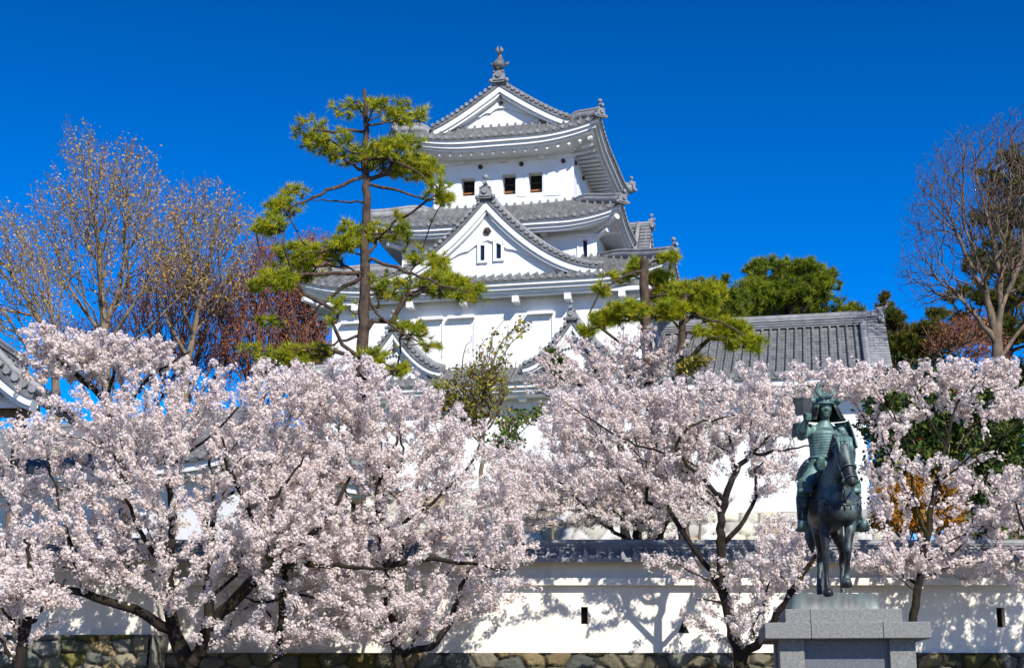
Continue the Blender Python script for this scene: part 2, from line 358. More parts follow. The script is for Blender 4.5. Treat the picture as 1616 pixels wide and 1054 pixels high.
def gcurve(hw, zb, za, ex, n=16):
    return [(hw * j / n, zb + (za - zb) * (1 - j / n) ** ex) for j in range(n + 1)]
def offs(cv, d):
    out = []
    for j, (x, z) in enumerate(cv):
        a = cv[max(0, j - 1)]; b = cv[min(len(cv) - 1, j + 1)]; tx, tz = b[0] - a[0], b[1] - a[1]; l = math.hypot(tx, tz)
        nx, nz = -tz / l, tx / l
        if j == 0: out.append((0, z + d / max(.3, abs(nz)) * 1.0 if nz > 0 else z + d * 1.25))
        else: out.append((max(0, x + nx * d), z + nz * d))
    return out
def gable(parent, u0, wf, zb, za, hw, back, ex=1.3, board=.36, name='gable', face=-1, inset=.45, disc=None, ridge_h=.3, both=False, onis=.62, ob_ball=True, slits=None, tymp_base=None, wave=None, roof_name='gable_roof', rz=0.0):
    """curved triangular gable facing -w (or rotated by rz about the keep axis); zb/za are the tile surface heights at the edge and the apex"""
    RM = Matrix.Rotation(rz, 4, 'Z')
    T = lambda x, y, z: tuple(RM @ Vector((u0 + x, wf + y, z)))
    cv = gcurve(hw, zb, za, ex); L = back
    tb = MB(); tb_z = zb - .12 if tymp_base is None else tymp_base
    body = MB(); inn = [p for p in offs(cv, -.16)]
    ends = [inset] + ([L - inset] if both else [])
    for yy in ends:
        for sx in (-1, 1):
            g = [[T(sx * x, yy, z), T(sx * x, yy, min(z, tb_z))] for x, z in inn]
            body.grid(np.array(g))
    tym = body.build(name, M['plaster'], parent)
    # tiled slopes: rolls run down the slope, spaced along the ridge
    s, h, cen = roll_samples(L / 2, .34); rb = MB(); cap = MB()
    for sx in (-1, 1):
        G = np.zeros((len(s), len(cv), 3)); H = G.copy()
        o2 = {}
        for j in range(len(cv)):
            for si in range(len(s)):
                if si == 0 or True:
                    key = (j, round(h[si], 4))
                    if key not in o2: o2[key] = offs(cv, h[si] + (.03 if j % 2 else 0))[j]
                    x, z = o2[key]; G[si, j] = T(sx * x, s[si] + L / 2, z)
            x, z = offs(cv, -.13)[j]
            for si in range(len(s)): H[si, j] = T(sx * x, s[si] + L / 2, z)
        rb.grid(G); rb.grid(H)
        rb.grid(np.stack([G[0], H[0]], 0)); rb.grid(np.stack([G[-1], H[-1]], 0)); rb.grid(np.stack([G[:, -1], H[:, -1]], 1))
    # verge: short cross rolls and one long roll on each edge
    rb.cur = 1; vb = rb; top = offs(cv, .10); dense = []
    for j in range(len(top) - 1):
        (x0, z0), (x1, z1) = top[j], top[j + 1]; l = math.hypot(x1 - x0, z1 - z0); m = max(1, int(l / .02))
        dense += [(x0 + (x1 - x0) * q / m, z0 + (z1 - z0) * q / m) for q in range(m)]
    acc = 0; spots = []; lp = dense[0]
    for p in dense:
        acc += math.hypot(p[0] - lp[0], p[1] - lp[1]); lp = p
        if acc > .235: acc = 0; spots.append(p)
    for yv in ([0.0] + ([L - .42] if both else [])):
        for sx in (-1, 1):
            for x, z in spots: vb.cyl(T(sx * x, yv - .05, z - .03), T(sx * x, yv + .42, z - .03), .083, 8)
    roof = rb.build(roof_name, [M['tile'], M['tile_light']], tym)
    vr = MB()
    for yv in ([.55] + ([L - .55] if both else [])):
        for sx in (-1, 1): vr.tube([T(sx * x, yv, z + .09) for x, z in top], .105, 8)
    vr.build('descending_ridge', M['tile_light'], tym, True)
    # bargeboards in two steps
    bb = MB()
    for y0, sg in ([(0.02, 1)] + ([(L - .02, -1)] if both else [])):
        for d0, d1, ya, yb in ((-.13, -.13 - board, .03, .15), (-.13 - board, -.13 - board * 1.5, .12, .24)):
            A = offs(cv, d0); B = offs(cv, d1)
            for sx in (-1, 1):
                f = np.array([[T(sx * A[j][0], y0 + sg * ya, A[j][1]), T(sx * B[j][0], y0 + sg * ya, B[j][1]), T(sx * B[j][0], y0 + sg * (inset + .05), B[j][1])] for j in range(len(cv))])
                bb.grid(f)
                e = len(cv) - 1
                bb.add([T(sx * A[e][0], y0 + sg * ya, A[e][1]), T(sx * B[e][0], y0 + sg * ya, B[e][1]), T(sx * B[e][0], y0 + sg * inset, B[e][1]), T(sx * A[e][0], y0 + sg * inset, A[e][1])], [(0, 1, 2, 3)])
    bb.build('bargeboard', M['plaster'], tym)
    # ridge and its end tile
    r = MB(); zt = za + ridge_h
    r.add([T(x, y, z) for y in (.05, L - .05) for x, z in ((-.17, za - .15), (-.15, zt - .1), (.15, zt - .1), (.17, za - .15))], [(0, 1, 2, 3), (7, 6, 5, 4), (0, 4, 5, 1), (1, 5, 6, 2), (2, 6, 7, 3)])
    r.cyl(T(0, -.1, zt - .03), T(0, L + .0, zt - .03), .12, 8)
    for k in range(1, 3):
        z = za - .1 + (zt - za) * k / 3
        r.box(-.21, .21, .03, L - .03, z, z + .035, RM @ Matrix.Translation((u0, wf, 0)))
    r.build('ridge', M['tile_light'], tym)
    for yv, a in ([(-.05, 0)] + ([(L + .05, math.pi)] if both else [])):
        ob = MB(); oni(ob, RM @ Matrix.Translation((u0, wf + yv, za + ridge_h * .55)) @ Matrix.Rotation(a, 4, 'Z'), onis, ob_ball); ob.build('ridge_end_tile', M['tile_light'], tym)
    if disc:
        d = MB(); zc, rr = disc; pts = [(math.cos(R(60 * j)) * rr, math.sin(R(60 * j)) * rr) for j in range(6)]
        d.loft([[T(x, inset - .17, zc + z) for x, z in pts], [T(x, inset + .02, zc + z) for x, z in pts]])
        d.ball(T(0, inset - .17, zc), rr * .45, 6); d.build('crest_boss', M['bronze_dot'], tym)
    if wave:
        zc, wv, drop = wave; wb = MB()
        for sx in (-1, 1):
            pts = []
            for j in range(25):
                t = j / 24; x = wv * t; zz = zc - drop * t ** .85 + .09 * abs(math.sin(t * math.pi * 4)) * (1 - .5 * t)
                pts.append((x, zz))
            bo = offs(cv, -.13 - board)
            def bz(x):
                for j in range(len(bo) - 1):
                    if bo[j][0] <= x <= bo[j + 1][0] + 1e-6: return bo[j][1] + (bo[j + 1][1] - bo[j][1]) * (x - bo[j][0]) / max(1e-6, bo[j + 1][0] - bo[j][0])
                return bo[-1][1]
            wb.grid(np.array([[T(sx * x, inset - .10, min(bz(x) + .05, z + 3)), T(sx * x, inset - .10, z), T(sx * x, inset + .02, z)] for x, z in pts]))
        wb.build('carved_pendant', M['plaster'], tym)
    if slits:
        for (x0, x1, z0, z1) in slits:
            fr = MB()
            for q in ((x0 - .12, x0, z0 - .1, z1 + .1), (x1, x1 + .12, z0 - .1, z1 + .1)): fr.box(q[0], q[1], inset - .10, inset + .05, q[2], q[3], RM @ Matrix.Translation((u0, wf, 0)))
            fr.box(x0, x1, inset - .09, inset + .05, z1, z1 + .1, RM @ Matrix.Translation((u0, wf, 0)))
            fr.box(x0, x1, inset - .09, inset + .05, z0 - .1, z0, RM @ Matrix.Translation((u0, wf, 0)))
            w_ = fr.build('window', M['plaster'], tym)
            MBp = MB(); MBp.box(x0 + .002, x1 - .002, inset - .012, inset + .04, z0 + .002, z1 - .002, RM @ Matrix.Translation((u0, wf, 0))); p_ = MBp.build('window', M['slit'], tym)
    return tym

def holed(b, x0, x1, z0, z1, y, holes, depth, dark):
    """front face at y (facing -y) with rectangular openings; reveals go back by depth; dark backs are added to the second builder"""
    xs = sorted({x0, x1, *[h[0] for h in holes], *[h[1] for h in holes]}); zs = sorted({z0, z1, *[h[2] for h in holes], *[h[3] for h in holes]})
    for i in range(len(xs) - 1):
        for j in range(len(zs) - 1):
            cx, cz = (xs[i] + xs[i + 1]) / 2, (zs[j] + zs[j + 1]) / 2
            if any(h[0] < cx < h[1] and h[2] < cz < h[3] for h in holes): continue
            b.add([(xs[i], y, zs[j]), (xs[i + 1], y, zs[j]), (xs[i + 1], y, zs[j + 1]), (xs[i], y, zs[j + 1])], [(0, 1, 2, 3)])
    for hx0, hx1, hz0, hz1 in holes:
        v = [(hx0, hz0), (hx1, hz0), (hx1, hz1), (hx0, hz1)]
        for k in range(4):
            a, c = v[k], v[(k + 1) % 4]
            b.add([(a[0], y, a[1]), (c[0], y, c[1]), (c[0], y + depth, c[1]), (a[0], y + depth, a[1])], [(0, 1, 2, 3)])
        dark.append((hx0, hx1, hz0, hz1))
# ---------------------------------------------------------------- the castle keep
KC = (0.35, 65.8); KTH = R(-12)
def storey(parent, hu, hw, z0, z1, holes=(), depth=.5, u_off=0.0):
    b = MB(); dk = []
    holed(b, u_off - hu, u_off + hu, z0, z1, -hw, list(holes), depth, dk)
    b.add([(u_off + hu, -hw, z0), (u_off + hu, hw, z0), (u_off - hu, hw, z0), (u_off - hu, -hw, z0), (u_off + hu, -hw, z1), (u_off + hu, hw, z1), (u_off - hu, hw, z1), (u_off - hu, -hw, z1)], [(0, 1, 5, 4), (1, 2, 6, 5), (2, 3, 7, 6), (4, 5, 6, 7)])
    return b.build('wall', M['plaster'], parent), dk

def keep():
    k = thing('castle_keep', 'tall white castle keep with four tiers of grey tiled roofs and gables', 'castle', (KC[0], KC[1], 0), KTH)
    # --- fourth storey (top)
    win = [(-1.86, -1.26, 22.80, 23.62), (-.02, .55, 22.74, 23.66), (1.13, 1.73, 22.74, 23.66)]
    w4, _ = storey(k, 3.1, 3.55, 21.9, 24.75, win)
    for x0, x1, z0, z1 in win:
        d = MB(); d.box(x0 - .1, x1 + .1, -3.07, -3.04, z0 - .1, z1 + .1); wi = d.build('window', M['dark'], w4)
        t = MB(); t.box(x0 + .001, x1 - .001, -3.27, -3.21, z0 + .17, z0 + .24); t.build('window_rail', M['timber'], w4)
        t = MB(); t.box(x0 + .001, x1 - .001, -3.25, -3.22, z0 + .52, z0 + .55); t.build('window_rail', M['bronze_dot'], w4)
    for x in (-2.72, -1.0, .82, 2.66):
        d = MB(); d.cyl((x, -3.65, 24.07), (x, -3.54, 24.07), .095, 12); d.build('nail_cover', M['bronze_dot'], w4)
    for y, z in ((-3.2, 24.07), (-1.2, 24.07), (1.0, 24.07)):
        d = MB(); d.cyl((3.09, y, z), (3.20, y, z), .095, 12); d.build('nail_cover', M['bronze_dot'], w4)
    bd = MB()
    bd.box(-3.13, 3.13, -3.585, -3.53, 24.22, 24.75); bd.box(3.08, 3.135, -3.53, 3.7, 24.22, 24.75)
    for x in (-2.0, -.15, 1.55): bd.box(x, x + .3, -3.67, -3.58, 24.22, 24.72)
    bd.box(1.80, 2.55, -3.58, -3.53, 22.55, 23.62)       # closed sliding shutter beside the right window
    bd.box(.62, 1.06, -3.575, -3.53, 22.6, 23.64); bd.box(-1.2, -.1, -3.575, -3.53, 22.6, 23.64)
    bd.box(3.08, 3.13, -2.6, -1.5, 22.6, 23.6); bd.build('wall_trim', M['plaster'], w4)
    skirt(k, 'top_roof', (4.5, 5.0), (3.0, 4.4), 24.95, 25.56, .52, 3.3, board=((.10, .17), (.22, .17), (.36, .12)), soff=-.02, wall=(3.1, 3.55), rafters=True, balls=True)
    r4 = k.children[-1]
    g4 = gable(k, .10, -4.78, 25.58, 27.44, 3.05, 4.78, ex=1.2, board=.22, name='top_gable', inset=.5, disc=(26.62, .09), ridge_h=.42, onis=.62, ob_ball=False, wave=(26.40, 1.9, .62), tymp_base=25.30)
    gable(k, -.10, -4.78, 25.58, 27.44, 3.05, 4.78, ex=1.2, board=.22, name='top_gable', inset=.5, ridge_h=.42, onis=.62, ob_ball=False, tymp_base=25.30, rz=math.pi)
    for yv, a in ((-4.72, 0), (4.72, math.pi)):             # fish shaped ridge ornaments, tails up
        s = MB(); X = Matrix.Translation((.10, yv, 28.0)) @ Matrix.Rotation(a, 4, 'Z')
        pts = [(0, -.22, .0), (0, -.20, .17), (0, -.06, .33), (0, .06, .50), (0, .04, .68), (0, -.04, .82)]
        s.tube([tuple(X @ Vector(p)) for p in pts], [(.24, .20), (.27, .24), (.23, .20), (.16, .13), (.10, .08), (.04, .04)], 10)
        for sx in (-1, 1):
            s.loft([[tuple(X @ Vector(q)) for q in ((sx * .15, -.02, .26), (sx * .42, .02, .40), (sx * .34, .02, .20))], [tuple(X @ Vector(q)) for q in ((sx * .15, .06, .26), (sx * .42, .06, .40), (sx * .34, .06, .20))]])
            s.loft([[tuple(X @ Vector(q)) for q in ((0, -.06, .70), (sx * .20, -.1, .90), (sx * .05, -.1, 1.10))], [tuple(X @ Vector(q)) for q in ((0, .0, .70), (sx * .20, -.04, .90), (sx * .05, -.04, 1.10))]])
        s.build('ridge_fish', M['tile'], g4, True)
    # --- third storey
    w3, _ = storey(k, 4.2, 4.5, 18.8, 20.95, [(3.62, 3.80, 19.42, 20.2), (-3.80, -3.62, 19.42, 20.2)], .3)
    for x in (3.71, -3.71):
        d = MB(); d.box(x - .1, x + .1, -4.25, -4.21, 19.38, 20.24); d.build('window', M['slit'], w3)
    t = MB()
    for x in (-2.6, -.2, 1.9): t.box(x, x + .24, -5.0, -4.49, 20.42, 20.64)
    t.box(-4.55, 4.55, -4.88, -4.72, 20.64, 20.78); t.box(3.38, 3.46, -4.56, -4.49, 18.9, 20.4); t.box(3.3, 4.1, -4.58, -4.49, 20.32, 20.42)
    for sx in (-1, 1):
        t.tube([(sx * 4.1, -4.4, 20.55), (sx * 5.2, -5.35, 20.86)], .13, 10); t.tube([(sx * 4.1, -4.4, 20.25), (sx * 4.75, -4.95, 20.42)], .11, 10)
        t.tube([(sx * 4.1, -4.0, 20.52), (sx * 5.15, -4.0, 20.62)], .10, 10)
    t.build('eave_bracket', M['plaster'], w3)
    skirt(k, 'third_roof', (5.45, 5.6), (3.1, 3.7), 20.93, 22.2, .46, 2.7, board=((.10, .16), (.22, .14), (.34, .12)), soff=.18, wall=(4.2, 4.5), balls=False)
    # --- second storey
    w2, _ = storey(k, 6.4, 6.95, 14.0, 17.55)
    t = MB()
    for x0, x1 in ((-5.9, -5.1), (-2.62, -1.75), (-1.42, -.45), (1.85, 2.75), (4.9, 5.6)):
        t.box(x0 - .06, x1 + .06, -7.21, -6.94, 16.42, 16.54)             # plastered window hoods
        t.box(x1, x1 + .04, -7.0, -6.94, 14.9, 16.42)
    t.box(-6.9, 6.9, -7.55, -7.40, 17.10, 17.26)
    for x in (-5.4, -3.1, -.9, 1.25, 3.35, 5.5): t.box(x, x + .26, -7.6, -6.94, 16.86, 17.10)
    for sx in (-1, 1):
        t.tube([(sx * 6.2, -6.4, 17.1), (sx * 7.45, -7.65, 17.46)], .14, 10)
        t.tube([(sx * 6.3, -5.6, 17.05), (sx * 7.5, -5.6, 17.15)], .11, 10)
    t.build('eave_bracket', M['plaster'], w2)
    skirt(k, 'second_roof', (7.75, 8.0), (4.2, 4.5), 17.70, 19.4, .56, 3.4, board=((.10, .16), (.22, .14), (.36, .12)), soff=.05, wall=(6.4, 6.95), balls=True)
    gable(k, .14, -7.45, 18.22, 21.40, 4.7, 2.75, ex=1.82, board=.24, name='front_gable', inset=.42, disc=(19.98, .17), ridge_h=.22, onis=.60, wave=(19.62, 3.2, 1.35), tymp_base=18.0,
          slits=[(-.30, -.12, 18.78, 19.42), (.36, .56, 18.82, 19.46)])
    # matching gable on the right flank, seen edge-on
    gable(k, 0, -5.95, 18.7, 21.95, 3.6, 1.7, ex=1.5, board=.22, name='flank_gable', inset=.4, ridge_h=.22, onis=.42, tymp_base=18.1, rz=R(90))
    # --- first storey
    w1, _ = storey(k, 6.9, 7.5, 9.5, 13.6)
    t = MB(); t.box(-7.1, 7.1, -7.9, -7.75, 13.0, 13.14)
    for x in (-5.6, -3.2, -.8, 1.6, 4.0, 5.8): t.box(x, x + .26, -8.05, -7.49, 12.80, 13.0)
    t.build('eave_bracket', M['plaster'], w1)
    skirt(k, 'first_roof', (7.75, 8.6), (6.3, 6.5), 13.46, 14.65, .48, 2.8, board=((.10, .16), (.22, .14), (.36, .12)), soff=0, wall=(6.9, 7.5), balls=False)
    for u in (-3.5, 3.72):
        gable(k, u, -8.0, 14.2, 16.0, 2.0, 1.6, ex=1.75, board=.15, name='small_gable', inset=.35, disc=(15.05, .09), ridge_h=.16, onis=.46, wave=(14.86, .5, .10), tymp_base=13.9)
    # --- stone base under keep and turret is its own thing
    sb = stones('stone_base', 15.9, 7.3, (.78, .46), .14, PALE_STONE, k, lean=.26, seed=3, step=.085, depth=11, curve=.004)
    sb.location = (-8.8, -9.45, 2.3)
    return k
keep()

# ---------------------------------------------------------------- turret to the right of the keep
def turret():
    k = thing('castle_turret', 'low white turret with a long grey tiled roof behind the bronze rider', 'turret', (KC[0], KC[1], 0), KTH)
    w, _ = storey(k, 4.0, 4.6, 8.3, 13.25, u_off=10.66); w.location = (0, -2.1, 0)
    sb = stones('stone_base', 8.8, 6.1, (.75, .44), .14, PALE_STONE, k, lean=.24, seed=8, step=.08, depth=10, curve=.004); sb.location = (7.1, -8.4, 2.3)
    # pitched roof: front slope from ridge (w=-3.4) to eave (w=-7.9); mirrored behind
    b = MB(); s, h, cen = roll_samples(4.35, .34); cap = MB(); n = 15
    yr, ye, zr, ze = -3.3, -7.9, 16.28, 13.40; u0 = 10.98
    for sg in (1, -1):
        G = np.zeros((len(s), 2 * n, 3)); Lo = G.copy()
        for c in range(n):
            for e in (0, 1):
                t = (c + (e if e else .02)) / n; y = yr + (ye - yr) * t; z = zr + (ze - zr) * (t * 1.12 - .12 * t * t)
                yy = y if sg == 1 else 2 * yr - y
                G[:, 2 * c + e] = np.stack([u0 + s, np.full(len(s), yy), z + h * 1.05 + (.03 if e else 0)], -1)
                Lo[:, 2 * c + e] = np.stack([u0 + s, np.full(len(s), yy), np.full(len(s), z - .14)], -1)
        b.grid(G); b.grid(Lo); b.grid(np.stack([G[0], Lo[0]], 0)); b.grid(np.stack([G[-1], Lo[-1]], 0)); b.grid(np.stack([G[:, -1], Lo[:, -1]], 1))
    b.cur = 1
    for c in cen: b.cyl((u0 + c, ye - .04, ze + .04), (u0 + c, ye + .1, ze + .04), .10, 8)
    roof = b.build('roof', [M['tile'], M['tile_light']], k)
    r = MB(); r.box(u0 - 4.4, u0 + 4.45, yr - .24, yr + .24, zr - .05, zr + .34); r.cyl((u0 - 4.4, yr, zr + .40), (u0 + 4.55, yr, zr + .40), .15, 10)
    for kx in range(3): r.box(u0 - 4.4, u0 + 4.48, yr - .28, yr + .28, zr + .03 + .1 * kx, zr + .075 + .1 * kx)
    r.build('ridge', M['tile_light'], roof)
    o = MB(); X = Matrix.Translation((u0 + 4.55, yr, zr + .25)) @ Matrix.Rotation(R(90), 4, 'Z'); oni(o, X, .62, False)
    o.tube([(u0 + 4.5, yr, zr + .5), (u0 + 4.75, yr, zr + .62), (u0 + 4.95, yr, zr + .92)], [.07, .06, .03], 6); o.build('ridge_end_tile', M['tile_light'], roof)
    v = MB(); vp = MB()
    for sg in (1, -1):
        for j in range(17):
            t = (j + .4) / 17; y = yr + (ye - yr) * t; z = zr + (ze - zr) * (t * 1.12 - .12 * t * t); yy = y if sg == 1 else 2 * yr - y
            v.cyl((u0 + 4.0, yy, z + .09), (u0 + 4.72, yy, z + .05), .105, 8)
        pts = [(u0 + 3.85, (yr + (ye - yr) * t) if sg == 1 else (yr - (ye - yr) * t), zr + (ze - zr) * (t * 1.12 - .12 * t * t) + .15) for t in np.linspace(0, 1, 9)]
        v.tube(pts, .15, 8)
        vp.add([(u0 + 4.5, p[1], p[2] - q) for p in pts for q in (.2, .62)] + [(u0 + 4.4, p[1], p[2] - q) for p in pts for q in (.2, .62)],
               [(2 * j, 2 * j + 1, 2 * j + 3, 2 * j + 2) for j in range(8)] + [(18 + 2 * j, 18 + 2 * j + 1, 18 + 2 * j + 3, 18 + 2 * j + 2) for j in range(8)] + [(2 * j + 1, 18 + 2 * j + 1, 18 + 2 * j + 3, 2 * j + 3) for j in range(8)])
    v.build('verge_tile', M['tile_light'], roof); vp.build('bargeboard', M['plaster'], roof)
    e = MB()
    e.box(u0 - 4.3, u0 + 4.3, ye + .12, ye + .26, ze - .40, ze - .10); e.add([(u0 - 4.3, ye + .2, ze - .40), (u0 + 4.3, ye + .2, ze - .40), (u0 + 4.3, -6.69, 13.2), (u0 - 4.3, -6.69, 13.2)], [(0, 1, 2, 3)])
    e.box(u0 - 4.0, u0 + 3.6, -6.78, -6.69, 12.75, 13.1); e.build('plastered_eaves', M['plaster'], roof)
    return k
turret()

# ---------------------------------------------------------------- front plaster wall on its stone footing
def tiled_wall(name, label, x0, x1, y, zb, zt, rz=0.0, org=None, holes=(), tri=(), foot_seed=5, foot_h=2.6, palette=GREY_STONE, ledge=True, fstep=.025):
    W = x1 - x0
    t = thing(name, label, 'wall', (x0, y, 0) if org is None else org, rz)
    f = stones('stone_footing', W, zb, (.46, .27), .12, palette, t, lean=.06, seed=foot_seed, step=fstep, depth=.9)
    f.location = (0, -.34, 0)
    b = MB(); dk = []
    holed(b, 0, W, zb - .04, zt, 0.0, list(holes), .22, dk)
    b.add([(0, .5, zb - .04), (W, .5, zb - .04), (W, .5, zt), (0, .5, zt), (0, 0, zb - .04), (W, 0, zb - .04), (0, 0, zt), (W, 0, zt)], [(0, 3, 2, 1), (0, 4, 6, 3), (1, 2, 7, 5)])
    w = b.build('plaster_face', M['cream'], t)
    for h in dk:
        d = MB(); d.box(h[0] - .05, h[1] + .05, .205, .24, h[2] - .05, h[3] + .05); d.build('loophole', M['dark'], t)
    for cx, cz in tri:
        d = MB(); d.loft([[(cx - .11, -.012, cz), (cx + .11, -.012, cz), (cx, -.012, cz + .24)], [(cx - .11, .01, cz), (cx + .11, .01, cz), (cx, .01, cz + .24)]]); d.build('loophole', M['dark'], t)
    tb = MB()
    if ledge: tb.box(-.01, W + .01, -.17, -.0, zt - .44, zt - .30)
    tb.box(-.01, W + .01, -.24, .74, zt - .0, zt + .12); tb.build('wall_cornice', M['cream'], t)
    # little two sided tile roof
    rb = MB(); s, h, cen = roll_samples(W / 2, .24)
    n = 4; yr, zr = .25, zt + .27
    for sg in (-1, 1):
        G = []; 
        for c in range(n):
            for e in (.03, 1):
                q = (c + e) / n; G.append(np.stack([W / 2 + s, np.full(len(s), yr + sg * .72 * q), zr - .22 * q + h * .8 + (.02 if e == 1 else 0)], -1))
        G.append(np.stack([W / 2 + s, np.full(len(s), yr + sg * .72), np.full(len(s), zr - .29)], -1)); G.append(np.stack([W / 2 + s, np.full(len(s), yr + sg * .6), np.full(len(s), zr - .28)], -1))
        rb.grid(np.stack(G, 1))
    rb.cur = 1
    for c in cen: rb.cyl((W / 2 + c, yr - .75, zr - .205), (W / 2 + c, yr - .68, zr - .205), .062, 8)
    roof = rb.build('wall_roof', [M['tile_light'], M['tile_light']], t)
    rd = MB(); rd.box(0, W, yr - .13, yr + .13, zr - .05, zr + .09); rd.box(-.01, W + .01, yr - .16, yr + .16, zr + .02, zr + .045); rd.box(-.02, W + .02, yr - .16, yr + .16, zr + .085, zr + .105); rd.cyl((-.03, yr, zr + .14), (W + .03, yr, zr + .14), .075, 10)
    rd.build('wall_ridge', M['tile_light'], roof)
    return t
WD = 30.0
a0 = at(226, 1030, WD)[0]; zb = at(900, 1030, WD)[2]; zt = at(900, 888, WD)[2]
def wx(x): return at(x, 970, WD)[0] - a0
lh = [(wx(917), wx(928), at(0, 984, WD)[2], at(0, 957, WD)[2]), (wx(1573), wx(1586), at(0, 989, WD)[2], at(0, 958, WD)[2])]
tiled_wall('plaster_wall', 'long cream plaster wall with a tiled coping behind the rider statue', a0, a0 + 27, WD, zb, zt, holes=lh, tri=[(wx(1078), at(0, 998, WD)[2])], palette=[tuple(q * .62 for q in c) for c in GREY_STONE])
# left stretch, taller stone footing, angled back
zl = at(150, 1002, 29)[2]
pl = at(243, 1000, 28.8)
tiled_wall('plaster_wall', 'white plaster wall on tall mossy stones behind the left cherry trunks', 0, 13, 0, zl, zl + 1.35, rz=R(-6), org=(pl[0] - 13 * math.cos(R(6)), pl[1] + 13 * math.sin(R(6)) , 0), foot_seed=9, ledge=False)

M['timber_old'] = noise_mat('weathered_timber', [(0.3, (.10, .065, .04)), (0.7, (.22, .15, .10))], 5, .85, .3, vscale=(3, 3, .5))
# ---------------------------------------------------------------- buildings seen through and beside the left cherry tree
def gatehouse():
    """white building behind the left cherry, hipped tile roof"""
    c = at(185, 700, 40); zt_ = at(200, 762, 38)[2]
    k = thing('gate_tower', 'white gate tower half hidden behind the left cherry blossom', 'building', (c[0], c[1], 0), R(-24))
    b = MB(); b.box(-5.6, 5.6, -2.6, 2.6, 1.5, zt_ + .15); b.build('wall', M['plaster'], k)
    skirt(k, 'roof', (6.4, 3.4), (4.0, .1), zt_ + .15, zt_ + 1.55, .3, 2.0, board=((.1, .2), (.26, .1)), soff=.1, wall=(5.6, 2.6))
    r = k.children[-1]; rd = MB(); rd.box(-4.1, 4.1, -.16, .16, zt_ + 1.4, zt_ + 1.85); rd.cyl((-4.2, 0, zt_ + 1.9), (4.2, 0, zt_ + 1.9), .12, 8); rd.build('ridge', M['tile_light'], r)
    # roof end of a gate reaching into the left edge of the picture
    p = at(54, 616, 33); hw = 1.5
    k = thing('gate_roof', 'curved grey tiled gate roof end on timber posts at the left edge', 'gate', (p[0] - hw, p[1], 0), 0)
    t = gable(k, 0, 0, p[2] - .06, p[2] + 1.22, hw, 3.6, ex=1.35, board=.16, inset=.5, name='gable', ridge_h=.3, tymp_base=p[2] - .3, roof_name='roof')
    m = MB(); 
    for x in (-1.3, .35):
        for y in (.7, 2.6): m = MB(); m.bbox(x - .13, x + .13, y, y + .26, 0, p[2] + .1, .02); m.build('post', M['timber_old'], k)
    m = MB(); m.box(-1.5, 1.2, .72, .92, p[2] - .45, p[2] - .22); m.build('lintel', M['timber_old'], k)
gatehouse()

# ---------------------------------------------------------------- granite pedestal
def pedestal():
    D = 17.9; a = at(1208, 981, D); b = at(1465, 981, D); zs = a[2]; zs0 = at(1330, 1007, D)[2]; W = b[0] - a[0]; s = W / 257.0
    k = thing('granite_pedestal', 'stepped grey granite pedestal carrying the bronze rider', 'pedestal', ((a[0] + b[0]) / 2, D, 0), R(-7))
    X = lambda x: (x - 1336.5) * s
    dp = 1.9
    m = MB()
    for x0, x1 in ((1208, 1280), (1280.6, 1391.4), (1392, 1465)): m.bbox(X(x0), X(x1), 0, dp, zs0, zs, .008)
    m.build('slab', M['granite'], k)
    z2 = at(1330, 960, D + .16)[2]
    m = MB()
    for x0, x1 in ((1242, 1281), (1281.5, 1425)): m.bbox(X(x0), X(x1), .16, dp - .16, zs - .005, z2, .008)
    m.build('upper_step', M['granite'], k)
    m = MB()
    for x0, x1 in ((1231, 1270), (1403, 1443)): m.bbox(X(x0), X(x1), .17, .6, 0, zs0 + .003, .006); m.bbox(X(x0), X(x1), dp - .6, dp - .17, 0, zs0 + .003, .006)
    m.build('pillar', M['granite'], k)
    m = MB(); m.box(X(1250), X(1425), .27, dp - .27, 0, zs0 + .002); m.build('panel', M['granite_dark'], k)
    # rough bronze rock plate under the hooves
    z3 = at(1330, 938, D + .35)[2]; g = np.random.default_rng(4)
    n, q = 40, 26; xs = np.linspace(X(1250), X(1398), n); ys = np.linspace(.22, dp - .22, q); XX, YY = np.meshgrid(xs, ys, indexing='ij')
    ed = np.minimum(np.minimum(XX - xs[0], xs[-1] - XX) / .07, np.minimum(YY - ys[0], ys[-1] - YY) / .05); ed = np.clip(ed, 0, 1)
    ZZ = z2 - .02 + (z3 - z2 + .03) * ed ** .5 + .010 * np.sin(XX * 17 + YY * 9) * ed + .006 * g.normal(size=XX.shape) * ed
    ZZ -= np.clip((XX - X(1380)) / .2, 0, 1) * .05 * ed
    MB().grid(np.stack([XX, YY, ZZ], -1)).build('rock_plate', M['bronze_top'], k, True)
    return k, z3
